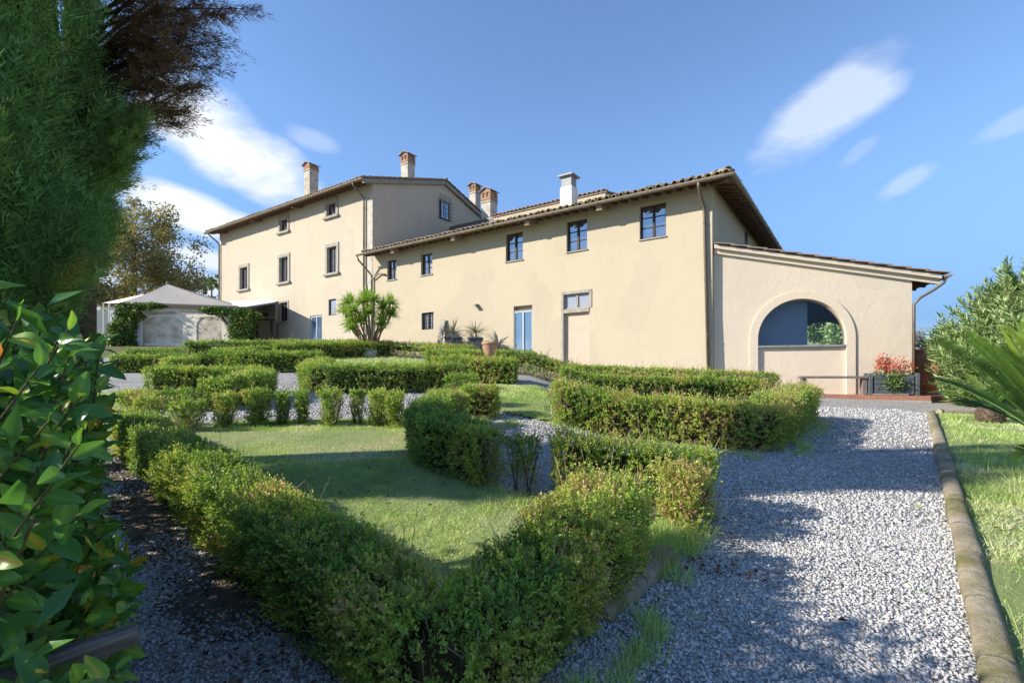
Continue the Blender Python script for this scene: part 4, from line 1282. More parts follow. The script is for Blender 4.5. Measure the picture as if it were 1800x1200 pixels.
# right of the middle
hedge('yellowish green clipped box block at the left of the small middle lawn', [G(812, 735), G(872, 733)], .55, .52, .026, 1.8, .18, .3, .16, seed=80)
hedge('dark box block just left of the yellowish one, in shade', [(-1.15, 9.5), (-.75, 9.3)], .55, .60, .027, 1.8, .05, .0, -.02, seed=81)
hedge('yellow-green low box bush at the back end of the dark L-shaped hedge', [(-1.05, 7.5), (-.78, 7.75)], .44, .50, .026, 1.8, .12, .2, .22, name='box_shrub', cat='shrub', group='thin or dwarf box shrubs', seed=82)
hedge('bright double hedge block with flat top, before the potted spiky plants', [(-2.8, 17.2), (-1.1, 16.6)], .9, .62, .038, 1.8, .05, .1, .16, seed=83)
hedge('dark middle hedge between the pale back lawn and the small lawn', [(-2.0, 14.0), (-.8, 13.4), (.1, 13.3)], .8, .62, .034, 1.8, .05, .05, .06, seed=84)
hedge('brownish leggy hedge in front of the blue glazed door', [(-.4, 15.9), (1.0, 15.2), (2.0, 14.9)], .6, .68, .036, 1.6, .40, .4, .04, seed=85)
hedge('long light green hedge along the foot of the wing up to the annex', [(1.7, 14.6), (3.4, 14.2), (5.2, 14.0), (7.3, 14.0)], .6, .70, .034, 1.7, .12, .35, .12, seed=86)
hedge('big U-shaped box hedge with brown flecked front, beside the wide gravel path', [(.75, 8.25), (2.1, 7.75), (3.45, 7.12), (4.6, 8.6), (5.9, 10.3)], .64, .64, .027, 1.9, .13, .48, .10, rough=.08, seed=87)
hedge('back arm of the hedge square, seen over the big U-shaped hedge', [(1.1, 11.4), (2.8, 11.3), (4.6, 11.4), (5.6, 11.2)], .6, .68, .030, 1.7, .12, .35, .10, seed=88)

# ------------------------------------------------------------------ grass, weeds, gravel stones, litter
def scatter(poly, n):
    P = np.array([tuple(p)[:2] for p in poly]); lo, hi = P.min(0), P.max(0)
    Q = lo + nr.random((int(n * 2.2), 2)) * (hi - lo)
    Q = Q[inside(P, Q[:, 0], Q[:, 1])]
    return Q[:n]
def grass(poly, per_m2, hgt, label, width=.004, lean=.55, dry=.0, lift=.03):
    P = np.array([tuple(p)[:2] for p in poly])
    area = abs(np.sum(P[:, 0] * np.roll(P[:, 1], -1) - P[:, 1] * np.roll(P[:, 0], -1))) / 2
    Q = scatter(poly, int(area * per_m2))
    vis = (np.abs(Q[:, 0] / np.maximum(Q[:, 1], .1)) < 1.15) & (Q[:, 1] > 1.2)
    Q = Q[vis]; n = len(Q)
    X = np.stack([Q[:, 0], Q[:, 1], gz(Q[:, 0], Q[:, 1]) + lift - .012], 1)
    dist = np.linalg.norm(Q, axis=1)
    A = np.stack([nr.normal(size=n) * lean, nr.normal(size=n) * lean, np.ones(n)], 1)
    B = nr.normal(size=(n, 3)); B[:, 2] = 0
    patch = vnoise(X, .8, 31); p2 = vnoise(X, 4, 32)
    L = hgt * (.5 + 1.0 * nr.random(n)) * (.7 + .6 * p2)
    W = width * (.7 + .6 * nr.random(n)) * np.clip(dist / 5, 1, 3)
    p3 = vnoise(X, 11, 35)
    L = L * (.55 + .9 * p3)
    tint = np.clip(.36 + .6 * (patch - .5) + .4 * (p2 - .5) + .35 * (p3 - .5) + nr.normal(size=n) * .12 + dry * np.clip((vnoise(X, 1.3, 33) - .5) * 4, 0, 1), 0, 1)
    V, Fc, T = blade_arrays(X, A, B, L, W, tint)
    o = link('grass', np_mesh('grass', V, Fc, T), M['grass'])
    return tag(o, label, 'grass', None, 'stuff')
grass(LAWN_MAIN, 5600, .032, 'short mown grass of the main lawn', .005, 1.0, .6)
tufts_main = [(x, y) for x, y in scatter(LAWN_MAIN, 420) if vnoise(np.array([[x, y, 0.]]), 1.7, 14)[0] > .42]
grass(LAWN_MID, 1500, .045, 'short grass of the small middle lawn', .006, .6, .2)
grass(LAWN_BACK, 260, .06, 'short grass of the pale back lawn', .010, .6, .3)
grass(LAWN_LEFT, 900, .05, 'short grass of the small left lawn', .007, .6, .2)
grass([KA - (.5, .62), KA + (.07, -.05), KA + .45 * (KB - KA) + (.07, -.05), (8.6, 7), (6, 3.0), (3, 1.6)], 3000, .05, 'grass of the bed along the kerb, nearer half', .005, .9, .75)
grass([KA + .45 * (KB - KA) + (.16, -.1), KB + (.1, -.2), (12.5, 11.2), (12, 8), (8.6, 7)], 1500, .055, 'grass of the bed along the kerb, farther half', .006, .8, .8)
grass([KA + (.09, -.07), KB + (.08, -.1), KB + (.4, -.4), KA + (.36, -.32)], 1100, .10, 'taller grass growing along the inner side of the kerb', .006, .6, .1)
def tufts(spots, label, hgt=.16, per=60, rad=.09, dry=.0):
    parts = []
    for x, y in spots:
        n = int(per * rnd.uniform(.5, 1.3)); a = nr.random(n) * 6.28; rr = np.sqrt(nr.random(n)) * rad
        Q = np.stack([x + np.cos(a) * rr, y + np.sin(a) * rr], 1)
        X = np.stack([Q[:, 0], Q[:, 1], gz(Q[:, 0], Q[:, 1])], 1)
        A = np.stack([np.cos(a) * rr / rad * .7 + nr.normal(size=n) * .3, np.sin(a) * rr / rad * .7 + nr.normal(size=n) * .3, np.ones(n)], 1)
        B = nr.normal(size=(n, 3)); B[:, 2] = 0
        parts.append(blade_arrays(X, A, B, hgt * (.35 + .9 * nr.random(n)), .006, np.clip(.35 + nr.normal(size=n) * .16 + dry, 0, 1)))
    V, Fc, T = join(parts)
    return tag(link('weeds', np_mesh('weeds', V, Fc, T), M['grass']), label, 'weeds', None, 'stuff')
path_weeds = [(rnd.uniform(.6, 4.5), rnd.uniform(2.6, 9)) for _ in range(60)]
path_weeds = [(x, y) for x, y in path_weeds if not right_of_kerb(np.array([x]), np.array([y]), -.1)[0] and x > .55 + max(0, y - 3.8) * .9 and x < y * 1.0]
def near_line(pts, n, off, jit=.08):
    P = np.array([tuple(p)[:2] for p in pts]); out = []
    for _ in range(n):
        i = rnd.randrange(len(P) - 1); t = rnd.random(); p = P[i] * (1 - t) + P[i + 1] * t
        d = (P[i + 1] - P[i]) / np.linalg.norm(P[i + 1] - P[i])
        out.append((p[0] + d[1] * off + rnd.gauss(0, jit), p[1] - d[0] * off + rnd.gauss(0, jit)))
    return out
tufts(tufts_main, 'coarser grass clumps scattered over the main lawn', .05, 46, .07, .05)
tufts([(x, y) for x, y in path_weeds], 'small weeds and clover in the gravel path', .03, 26, .05, .1)
tufts(near_line([(.75, 8.2), (2.1, 7.7), (3.45, 7.0)], 46, .42, .07), 'weeds along the foot of the big U-shaped hedge', .10, 50, .10, .1)
tufts(near_line([(3.5, 7.1), (4.6, 8.6), (5.9, 10.3)], 30, .42, .08), 'weeds at the path side of the U-shaped hedge', .12, 50, .1)
tufts(near_line([(.85, 3.2), (1.15, 3.75), (1.4, 4.0)], 46, -.02, .10) + [(1.0 + rnd.gauss(0, .12), 3.78 + rnd.gauss(0, .12)) for _ in range(30)], 'grass tufts on the bank above the edging log', .15, 60, .08, .05)
tufts(near_line([(.0, 2.05), (.45, 2.4), (.7, 2.75)], 22, .12, .05), 'grass tufts at the foot of the nearest hedge', .12, 40, .06)
tufts(near_line([G(812, 742), G(900, 748)], 26, .05, .08), 'weeds in front of the yellowish block', .13, 60, .1)
tufts(near_line([(-.2, 4.5), (.5, 4.25), (1.2, 4.1)], 26, .0, .08), 'weeds at the feet of the leggy hedge', .10, 40, .08, .15)
tufts(near_line([G(262, 756), G(720, 756)], 60, .05, .06), 'weeds at the feet of the dwarf shrubs', .09, 50, .09)
tufts([(-1.35 + rnd.gauss(0, .25), 1.95 + rnd.gauss(0, .2)) for _ in range(5)], 'small weeds in the shaded gravel at the bottom left', .06, 20, .06)
tufts([(KA[0] + .2 + (KB[0] - KA[0]) * t + rnd.uniform(.2, .8), KA[1] + (KB[1] - KA[1]) * t - rnd.uniform(.2, .5)) for t in np.linspace(.1, .5, 26)], 'long pale grass tufts in the bed by the kerb', .20, 90, .12, .25)

# crushed stones lying in the gravel
def stones(Q, size, label):
    n = len(Q)
    base = np.array([[1, 0, 0], [-1, 0, 0], [0, 1, 0], [0, -1, 0], [0, 0, 1], [0, 0, -1]], float)
    Fb = np.array([[0, 2, 4], [2, 1, 4], [1, 3, 4], [3, 0, 4], [2, 0, 5], [1, 2, 5], [3, 1, 5], [0, 3, 5]])
    sc = size * (.45 + nr.random(n) ** 2 * .9)
    Vb = base[None] * (sc[:, None, None] * np.stack([.75 + .7 * nr.random(n), .55 + .5 * nr.random(n), .4 + .35 * nr.random(n)], 1)[:, None, :])
    Vb = Vb + nr.normal(size=Vb.shape) * (sc * .22)[:, None, None]
    q = unit(nr.normal(size=(n, 4)) * np.array([1, .35, .35, 1]))
    w, x, y, z = q.T
    R = np.stack([np.stack([1 - 2 * (y * y + z * z), 2 * (x * y - z * w), 2 * (x * z + y * w)], 1), np.stack([2 * (x * y + z * w), 1 - 2 * (x * x + z * z), 2 * (y * z - x * w)], 1), np.stack([2 * (x * z - y * w), 2 * (y * z + x * w), 1 - 2 * (x * x + y * y)], 1)], 1)
    Vb = np.einsum('nij,nkj->nki', R, Vb)
    c = np.stack([Q[:, 0], Q[:, 1], gz(Q[:, 0], Q[:, 1]) + sc * .18], 1)
    V = (Vb + c[:, None]).reshape(-1, 3)
    Fc = (Fb[None] + (np.arange(n) * 6)[:, None, None]).reshape(-1, 3)
    T = np.repeat(np.clip(nr.normal(.52, .22, n), 0, 1), 6)
    o = link('gravel', np_mesh('gravel', V, Fc, T), M['stones'])
    return tag(o, label, 'gravel', None, 'stuff')
def path_pts(y0, y1, per, x0=-6, x1=9):
    n = int((x1 - x0) * (y1 - y0) * per)
    Q = np.array([x0, y0]) + nr.random((n, 2)) * np.array([x1 - x0, y1 - y0])
    k = ~right_of_kerb(Q[:, 0], Q[:, 1], -.02) & (np.abs(Q[:, 0] / Q[:, 1]) < 1.06)
    for L_ in LAWNS[:4]: k &= ~inside(np.array([tuple(p) for p in L_]), Q[:, 0], Q[:, 1])
    return Q[k]
stones(path_pts(1.75, 4.2, 4600, -3.6, 4.4), .0125, 'loose crushed stones of the path nearest the camera')
stones(path_pts(4.2, 7.0, 1500, -5.2, 6.0), .0165, 'loose crushed stones of the middle of the path')
stones(path_pts(7.0, 12.5, 300, -7, 9.6), .022, 'loose crushed stones of the far end of the path')

# soil and dry leaves along the left flank of the big hedge
SOIL = [(-5.1, 6.05), (-3.85, 4.75), (-2.65, 3.5), (-1.5, 2.42), (-.9, 1.85), (-.55, 1.62), (-.25, 1.8), (-.3, 2.0), (-2.2, 3.75), (-4.8, 6.3)]
Ps = np.array(SOIL)
tag(sheet('soil', np.arange(-5.4, .6, .04), np.arange(1.5, 6.5, .04), M['soil'], .012, lambda x, y: inside(Ps, x + .16 * (vnoise(np.stack([x, y, 0 * x], 1), 5, 2) - .5), y + .16 * (vnoise(np.stack([x, y, 0 * x], 1), 5, 9) - .5)), .035), 'dark bare soil at the foot of the nearest hedge', None, None, 'structure')
Q = np.concatenate([scatter(SOIL, 2200), np.array([-2.2, 2.6]) + nr.normal(size=(420, 2)) * [.7, .6], np.array([1.3, 3.35]) + nr.normal(size=(60, 2)) * [.16, .10], np.array([2.0, 3.9]) + nr.normal(size=(110, 2)) * [.7, .9], np.array([-1.2, 4.6]) + nr.normal(size=(60, 2)) * [.8, 1.0], np.array([4.3, 3.8]) + nr.normal(size=(60, 2)) * [.5, .5]])
n = len(Q); X = np.stack([Q[:, 0], Q[:, 1], gz(Q[:, 0], Q[:, 1]) + .03 + .02 * nr.random(n)], 1)
A = nr.normal(size=(n, 3)) * [1, 1, .25]; N = np.tile([0, 0, 1.0], (n, 1)) + nr.normal(size=(n, 3)) * .35
V, Fc, T = leaf_arrays(X, N, A, .02 + .035 * nr.random(n), .014 + .02 * nr.random(n), nr.random(n), .3)
tag(link('leaf_litter', np_mesh('leaf_litter', V, Fc, T), M['litter']), 'dry brown leaves fallen along the nearest hedge', 'leaves', None, 'stuff')

# ------------------------------------------------------------------ kerb and edging log
d2 = (KB - KA) / np.linalg.norm(KB - KA)
kerb = tag(empty('garden_kerb', (KA[0], KA[1], float(gz(*KA)))), 'long row of rounded mossy stone kerb pieces between the gravel path and the grassy bed', 'kerb')
KO = Vector(kerb.location)
M['kerb'] = None
m, t = newmat('mossy_tuff_kerb')
pos = t.pos()
col = t.ramp(t.noise(3.0, 6, .65, pos), [(.3, (.22, .19, .14)), (.55, (.36, .305, .225)), (.75, (.45, .39, .30))])
col = t.mix(t.ramp(t.noise(1.4, 6, .7, pos), [(.44, (0, 0, 0)), (.60, (.85, .85, .85))]), col, (.15, .14, .045))
col = t.mix(t.ramp(t.noise(38, 3, .6, pos), [(.60, (0, 0, 0)), (.72, (.7, .7, .7))]), col, (.07, .06, .05))
t.out(col, .95, t.bump(t.noise(34, 6, .72, pos), .9, .02), .1)
M['kerb'] = m
def kerb_piece(a, b, r, parent, org, name='kerb_stone'):
    """rounded log of stone with a domed top, ends slightly worn"""
    mb = MB(); a, b = Vector(a), Vector(b); d = (b - a).normalized(); sx = d.cross(Vector((0, 0, 1))).normalized(); up = sx.cross(d)
    n = 9; rings = []
    L = (b - a).length
    for f, k in ((0, .90), (.03, .99), (.3, 1.0), (.6, 1.01), (.97, .99), (1, .90)):
        p = a.lerp(b, f) - org; ring = []
        for j in range(n + 1):
            t_ = math.pi * j / n
            rr = r * k * (1 + rnd.uniform(-.045, .03))
            ring.append(p + sx * (-math.cos(t_) * rr) + up * (math.sin(t_) ** .7 * rr * .72))
        ring = [p + sx * (-r * k) - up * .14] + ring + [p + sx * (r * k) - up * .14]
        rings.append(ring)
    i0 = len(mb.v); m_ = n + 3
    for rg in rings: mb.v.extend([tuple(q) for q in rg])
    for k in range(len(rings) - 1):
        for j in range(m_ - 1):
            a0 = i0 + k * m_ + j
            mb.f.append((a0, a0 + 1, a0 + m_ + 1, a0 + m_)); mb.sm.append(True)
    mb.f.append(tuple(i0 + j for j in range(m_))); mb.sm.append(False)
    mb.f.append(tuple(i0 + (len(rings) - 1) * m_ + j for j in reversed(range(m_)))); mb.sm.append(False)
    return mb.build(name, M['kerb'], parent)
tot = np.linalg.norm(KB - KA); s0 = -1.2
while s0 < tot - .1:
    L_ = rnd.uniform(.66, .86); s1 = min(s0 + L_, tot)
    j = Vector((rnd.uniform(-.008, .008), rnd.uniform(-.008, .008), rnd.uniform(-.006, .006)))
    p, q = KA + d2 * (s0 + .006), KA + d2 * (s1 - .006)
    kerb_piece(Vector((p[0], p[1], float(gz(*p)) + .03)) + j, Vector((q[0], q[1], float(gz(*q)) + .035)) + j, .077, kerb, KO)
    s0 = s1
p, q = KB + d2 * .02 + np.array([.12, -.08]), KB + np.array([2.6, -.15])
kerb_piece((p[0], p[1], float(gz(*p)) + .06), (q[0], q[1], float(gz(*p)) + .04), .10, kerb, KO)
edge = tag(empty('edging_log', (1.0, 3.3, float(gz(1.0, 3.3)))), 'mossy round stone edging lying at the foot of the bronze-tinged hedge', 'edging stone')
EO = Vector(edge.location)
for (xa_, ya_), (xb_, yb_) in (((.46, 2.72), (.76, 3.10)), ((.765, 3.106), (1.07, 3.49))):
    kerb_piece((xa_, ya_, float(gz(.9, ya_)) + .03), (xb_, yb_, float(gz(1.0, yb_)) + .03), .088, edge, EO, 'edging_stone')

# ------------------------------------------------------------------ terrace, planter, bench, jar
def on_annex(u, y, v):
    x = AN.x_at(u, y); return x, AN.z_at(x, y, v)
ZT = EYE - .50
ter = tag(AN.root('terrace'), 'low terracotta tiled terrace strip with a grey edge in front of the arched annex', 'terrace')
x0t, x1t = AN.x_at(1380, -.7), AN.x_at(1622, -.7)
MB().box(x0t, x1t, -.81, 7, ZT - 1.0, ZT - .03).box(x0t, x1t, -1.19, -.811, ZT - 1.0, ZT - .132).build('base', M['concrete'], ter)
nx = int((x1t - x0t) / .33)
for i in range(nx):
    for j in range(3):
        a, b = x0t + i * (x1t - x0t) / nx, x0t + (i + 1) * (x1t - x0t) / nx
        dz = rnd.uniform(-.003, .003)
        MB().box(a + .004, b - .004, -1.17 + j * .36, -1.17 + (j + 1) * .36 - .008, ZT - (.028 if j else .13), ZT + dz).build('floor_tile', M['floor_tile'], ter)
xs0, xs1 = x1t + .012, x1t + 2.2
MB().box(xs0, xs1 + 1, -.55, 7, ZT - 1.0, ZT - .03).build('landing', M['floor_tile'], ter)
MB().box(xs0, xs1, -1.0, -.56, ZT - 1.0, ZT - .20).build('step', M['floor_tile'], ter, bevel=.01)
px0, px1 = AN.x_at(1527, -1.0), AN.x_at(1609, -1.0)
pl = tag(empty('planter_box', tuple(AN.world((px0 + px1) / 2, -.95)) + (ZT,), AN.a), 'long slate-blue painted wooden planter standing on the terrace edge', 'planter')
hw = (px1 - px0) / 2; hp = .62
for k in range(4):
    z0, z1 = .04 + k * .145, .04 + (k + 1) * .145 - .012
    MB().box(-hw + .09, hw - .09, -.20, -.17, z0, z1).build('board', M['planter_wood'], pl, bevel=.004)
    MB().box(-hw + .09, hw - .09, .17, .20, z0, z1).build('board', M['planter_wood'], pl, bevel=.004)
for sx in (-1, 1):
    MB().box(sx * hw - .045, sx * hw + .045, -.225, -.135, 0, hp + .04).build('corner_post', M['planter_wood'], pl, bevel=.006)
    MB().box(sx * hw - .045, sx * hw + .045, .135, .225, 0, hp + .04).build('corner_post', M['planter_wood'], pl, bevel=.006)
    MB().box(sx * hw - .02, sx * hw + .02, -.134, .134, .04, hp - .02).build('end_board', M['planter_wood'], pl)
MB().box(-hw + .046, hw - .046, -.16, .16, .05, hp - .08).build('soil', M['soil'], pl)
b0, b1 = AN.x_at(1404, -.95), AN.x_at(1522, -.95)
be = tag(empty('bench', tuple(AN.world((b0 + b1) / 2, -.95)) + (ZT,), AN.a), 'low weathered wooden bench board on a post, left of the slate-blue planter', 'bench')
hb = (b1 - b0) / 2
MB().box(-hb, hb, -.19, -.02, .50, .575).build('seat', M['bench_wood'], be, bevel=.008)
MB().box(-hb, hb, -.01, .16, .503, .572).build('seat', M['bench_wood'], be, bevel=.008)
for sx in (hb - .07, -hb + .12):
    MB().box(sx - .055, sx + .055, -.15, .13, 0, .50).build('leg', M['bench_wood'], be, bevel=.006)
# coral flowers in the planter
def plant_leaves(root, name, pts, size, mat, droop=.2, wr=.6, tintf=None):
    n = len(pts); P = np.array(pts)
    c = P.mean(0); out = unit(P - c + 1e-6)
    A_ = unit(out * .5 + nr.normal(size=(n, 3)) * .7); N_ = unit(out * .5 + nr.normal(size=(n, 3)) * .6 + [0, 0, .6])
    s_ = size * (.6 + .8 * nr.random(n))
    tt = np.clip(nr.normal(.5, .22, n), 0, 1) if tintf is None else tintf(P)
    V, Fc, T = leaf_arrays(P, N_, A_, s_, s_ * wr, tt, .2)
    o = link(name, np_mesh(name, V, Fc, T), M[mat], root); o['kind'] = 'stuff'
    return o
fl = tag(empty('flowering_plant', tuple(AN.world((px0 + px1) / 2, -.95)) + (ZT + hp - .08,), AN.a), 'coral red flowering plant spilling over the slate-blue planter', 'flowering plant')
mbs = MB(); pf, pg = [], []
for k in range(26):
    x = rnd.uniform(-hw + .1, hw - .05) * (.9 if k % 3 else .7); L_ = rnd.uniform(.28, .62)
    tip = Vector((x + rnd.uniform(-.16, .16), rnd.uniform(-.18, .1), L_))
    mbs.tube([(x, 0, 0), (x * .98 + tip.x * .02, tip.y * .4, L_ * .5), tip], [.008, .006, .003], 5)
    for q in range(34):
        f = rnd.uniform(.45, 1.05); g_ = Vector((x, 0, 0)).lerp(tip, f) + Vector((rnd.gauss(0, .055), rnd.gauss(0, .05), rnd.gauss(0, .045)))
        (pf if rnd.random() < .80 else pg).append(tuple(g_))
for k in range(420):
    a = rnd.random(); pg.append((rnd.gauss(.0, .14) , -.16 - .14 * math.sin(a * 3.1), .10 - a * .50 + rnd.gauss(0, .05)))
for k in range(300): pg.append((rnd.uniform(-hw + .1, hw - .1), rnd.gauss(-.05, .09), rnd.uniform(.0, .16)))
mbs.build('stems', M['bark_pale'], fl)
plant_leaves(fl, 'blossoms', pf, .055, 'flower', .2, .75)
plant_leaves(fl, 'leaves', pg, .06, 'ivy_leaf')
# terracotta jar behind the corner
jx, jz = AN.x_at(1630, .6), ZT
jar = tag(empty('terracotta_jar', tuple(AN.world(jx + .06, .8)) + (jz - .0,)), 'big bellied terracotta jar behind the right corner of the annex', 'jar')
MB().lathe([(.30, .0), (.36, .04), (.37, .14), (.34, .18), (.42, .30), (.54, .62), (.57, .85), (.52, 1.10), (.42, 1.26), (.38, 1.32), (.43, 1.36), (.44, 1.42), (.37, 1.42), (.35, 1.30)], 28).build('body', M['terracotta'], jar)
rb = MB()
for z, r_ in ((.42, .475), (.62, .548), (.86, .578)): rb.lathe([(r_ - .012, z - .02), (r_ + .010, z), (r_ - .012, z + .02)], 28)
rb.build('raised_rings', M['terracotta'], jar)
jp = tag(empty('potted_shrub', tuple(AN.world(jx + .06, .8)) + (jz + 1.36,)), 'dark sparse twiggy plant growing in the terracotta jar', 'plant')
pt = []; mbs = MB()
for k in range(16):
    tip = Vector((rnd.gauss(0, .3), rnd.gauss(0, .25), rnd.uniform(.15, .42))); mbs.tube([(0, 0, -.05), tip * .5 + Vector((0, 0, .05)), tip], .006, 4)
    for q in range(22): pt.append(tuple(tip * rnd.uniform(.5, 1.1) + Vector((rnd.gauss(0, .04), rnd.gauss(0, .04), rnd.gauss(0, .04)))))
mbs.build('stems', M['bark'], jp); plant_leaves(jp, 'leaves', pt, .06, 'ivy_leaf')

# ------------------------------------------------------------------ gazebo, pergola, ivy
GZ0 = EYE + 2.0
gaz = tag(empty('gazebo', (-19.9, 31.5, GZ0), 0), 'grey canvas gazebo with cream side panels and arched clear windows, left of the tall block', 'gazebo')
gfl, gfr = Vector((-23.35, 30.2)), Vector((-16.2, 29.6))
def gp(p, z): return Vector((p.x, p.y, z)) - Vector(gaz.location)
gd = (gfr - gfl); gn = Vector((-gd.y, gd.x)).normalized() * 6.4
gbl, gbr = gfl + gn, gfr + gn; gc = (gfl + gfr + gbl + gbr) / 4
zl_, zr_ = EYE + 4.62, EYE + 4.28
apex = at(294, 499, gc.y); apex = gp(Vector((apex.x, apex.y)), apex.z)
mb = MB()
cr = [gp(gfl, zl_), gp(gfr, zr_), gp(gbr, zr_), gp(gbl, zl_)]
for i in range(4):
    a, b = cr[i], cr[(i + 1) % 4]
    n = 6
    for k in range(n):                                   # the cloth sags a little between the hips
        f0, f1 = k / n, (k + 1) / n
        for q in range(8):
            def pt_(f, g_):
                s_ = a.lerp(b, f); p = apex.lerp(s_, g_)
                return p - Vector((0, 0, .16 * math.sin(math.pi * g_) * (.6 + .4 * math.sin(math.pi * f))))
            mb.face([pt_(f0, q / 8), pt_(f0, (q + 1) / 8), pt_(f1, (q + 1) / 8), pt_(f1, q / 8)], True)
    mb.face([a, b, b - Vector((0, 0, .07)), a - Vector((0, 0, .07))])
mb.build('canopy', M['canvas'], gaz)
for i in range(4):
    MB().bar(cr[i] - Vector((0, 0, .16)), cr[(i + 1) % 4] - Vector((0, 0, .16)), .07, .20).build('eave_rail', M['wood_dark'], gaz)
    a = cr[i]; MB().bar(a - Vector((0, 0, .05)), (a.x * .985, a.y, -1.0), .09, .09, (0, 1, 0)).build('post', M['wood_dark'], gaz)
MB().lathe([(.10, 0), (.07, .06), (.02, .14)], 10, tuple(apex)).build('finial', M['canvas'], gaz)
def wall_pt(f, z, off=0.0):
    p = gfl.lerp(gfr, f); q = Vector((-gd.y, gd.x)).normalized() * (.10 + off)
    return gp(p + q, z)
# side cloth with two arched clear windows
zb_, ztp = EYE + 1.75, EYE + 4.25
def arc_panel(mb, f0, f1, z0, z1, fa, fb, za_, zb2):
    mb.face([wall_pt(f0, z0), wall_pt(fa, z0), wall_pt(fa, z1), wall_pt(f0, z1)]); mb.face([wall_pt(fb, z0), wall_pt(f1, z0), wall_pt(f1, z1), wall_pt(fb, z1)])
    mb.face([wall_pt(fa, z0), wall_pt(fb, z0), wall_pt(fb, za_), wall_pt(fa, za_)])
    n = 14
    for k in range(n):
        t0, t1 = k / n, (k + 1) / n
        def top(t): return zb2 - .45 * (abs(t * 2 - 1) ** 4)
        mb.face([wall_pt(fa + (fb - fa) * t0, top(t0)), wall_pt(fa + (fb - fa) * t1, top(t1)), wall_pt(fa + (fb - fa) * t1, z1), wall_pt(fa + (fb - fa) * t0, z1)])
mb = MB(); arc_panel(mb, .10, .62, zb_, ztp - .25, .17, .52, zb_ + .35, EYE + 3.72); arc_panel(mb, .62, 1.0, zb_, ztp - .25, .64, .86, zb_ + .35, EYE + 3.66)
mb.build('side_panel', M['canvas_cream'], gaz)
for fa, fb, ztt in ((.165, .525, EYE + 3.74), (.635, .865, EYE + 3.68)):
    w_ = MB(); w_.face([wall_pt(fa, zb_ + .33, .03), wall_pt(fb, zb_ + .33, .03), wall_pt(fb, ztt, .03), wall_pt(fa, ztt, .03)])
    w_.build('clear_window', M['clear_plastic'], gaz)
mb = MB(); mb.face([wall_pt(-.0, ztp - .45, .0), wall_pt(1, ztp - .45, .0), wall_pt(1, ztp, 0), wall_pt(0, ztp, 0)]); mb.build('valance', M['canvas_cream'], gaz)
cu = MB()
for k in range(12):
    f0, f1 = .105 + k * .0062, .105 + (k + 1) * .0062
    cu.face([wall_pt(f0, zb_ + .1, -.12 - .06 * (k % 2)), wall_pt(f1, zb_ + .1, -.12 - .06 * ((k + 1) % 2)), wall_pt(f1 - .012, ztp - .5, -.12 - .05 * ((k + 1) % 2)), wall_pt(f0 - .006, ztp - .5, -.12 - .05 * (k % 2))], True)
cu.build('curtain', M['white_cloth'], gaz)
MB().hexa([wall_pt(-.02, GZ0 - 1, -.4), wall_pt(1.02, GZ0 - 1, -.4), wall_pt(1.02, GZ0 - 1, 4), wall_pt(-.02, GZ0 - 1, 4), wall_pt(-.02, zb_ + .04, -.4), wall_pt(1.02, zb_ + .04, -.4), wall_pt(1.02, zb_ + .04, 4), wall_pt(-.02, zb_ + .04, 4)]).build('floor_slab', M['concrete'], gaz)
# festoon cable under the eave
fe = MB(); p_ = []
for k in range(33):
    f = .42 + .30 * k / 32; p_.append(wall_pt(f, EYE + 4.16 - .02 * k / 32 * 3 - .10 * abs(math.sin(k / 32 * math.pi * 4)), -.22))
fe.tube(p_, .012, 4).build('cable', M['black_iron'], gaz)
# second pale canopy behind it
g2 = tag(empty('canopy_tent', (-25.5, 35, GZ0)), 'pale sunlit canopy tent behind the left corner of the gazebo', 'tent')
o2 = Vector(g2.location); ap = at(252, 517, 35) - o2
cs = [at(192, 533, 34) - o2, at(296, 531, 34) - o2, at(296, 531, 38) - o2, at(182, 532, 38) - o2]
mb = MB()
for i in range(4): mb.face([cs[i], cs[(i + 1) % 4], ap])
mb.build('canopy', M['canvas_cream'], g2)
for c_ in cs: MB().bar(c_, (c_.x, c_.y, -1), .07, .07, (0, 1, 0)).build('post', M['white_cloth'], g2)
cl = MB(); a_, b_ = at(193, 545, 33.9) - o2, at(214, 545, 33.9) - o2
cl.face([a_, b_, (b_.x, b_.y, -.6), (a_.x, a_.y, -.6)]); cl.build('curtain', M['white_cloth'], g2)
# pergola between the gazebo and the tall block
per = tag(empty('pergola', tuple(at(470, 606, 30.5))), 'brown post pergola with a white sloping awning against the tall block', 'pergola')
po = Vector(per.location)
for u_, vt, Y in ((487, 530, 29.6), (477, 562, 30.6), (452, 562, 30.6), (430, 545, 33)):
    a_ = at(u_, vt, Y) - po; MB().bar(a_, (a_.x, a_.y, -1.2), .13, .13, (0, 1, 0)).build('post', M['wood_dark'], per)
MB().bar(at(488, 532, 29.6) - po, at(418, 543, 29.6) - po, .09, .13).build('beam', M['wood_dark'], per)
MB().bar(at(488, 532, 29.6) - po, at(478, 533, 32.6) - po, .09, .13).build('beam', M['wood_dark'], per)
MB().bar(at(487, 562, 30.6) - po, at(445, 562, 30.6) - po, .09, .10).build('beam', M['wood_dark'], per)
aw = [at(488, 529, 29.55) - po, at(414, 541, 29.55) - po, at(405, 528.5, 34.5) - po, at(474, 526.5, 32.9) - po]
mb = slab(aw, .05); mb.build('awning', M['white_cloth'], per)
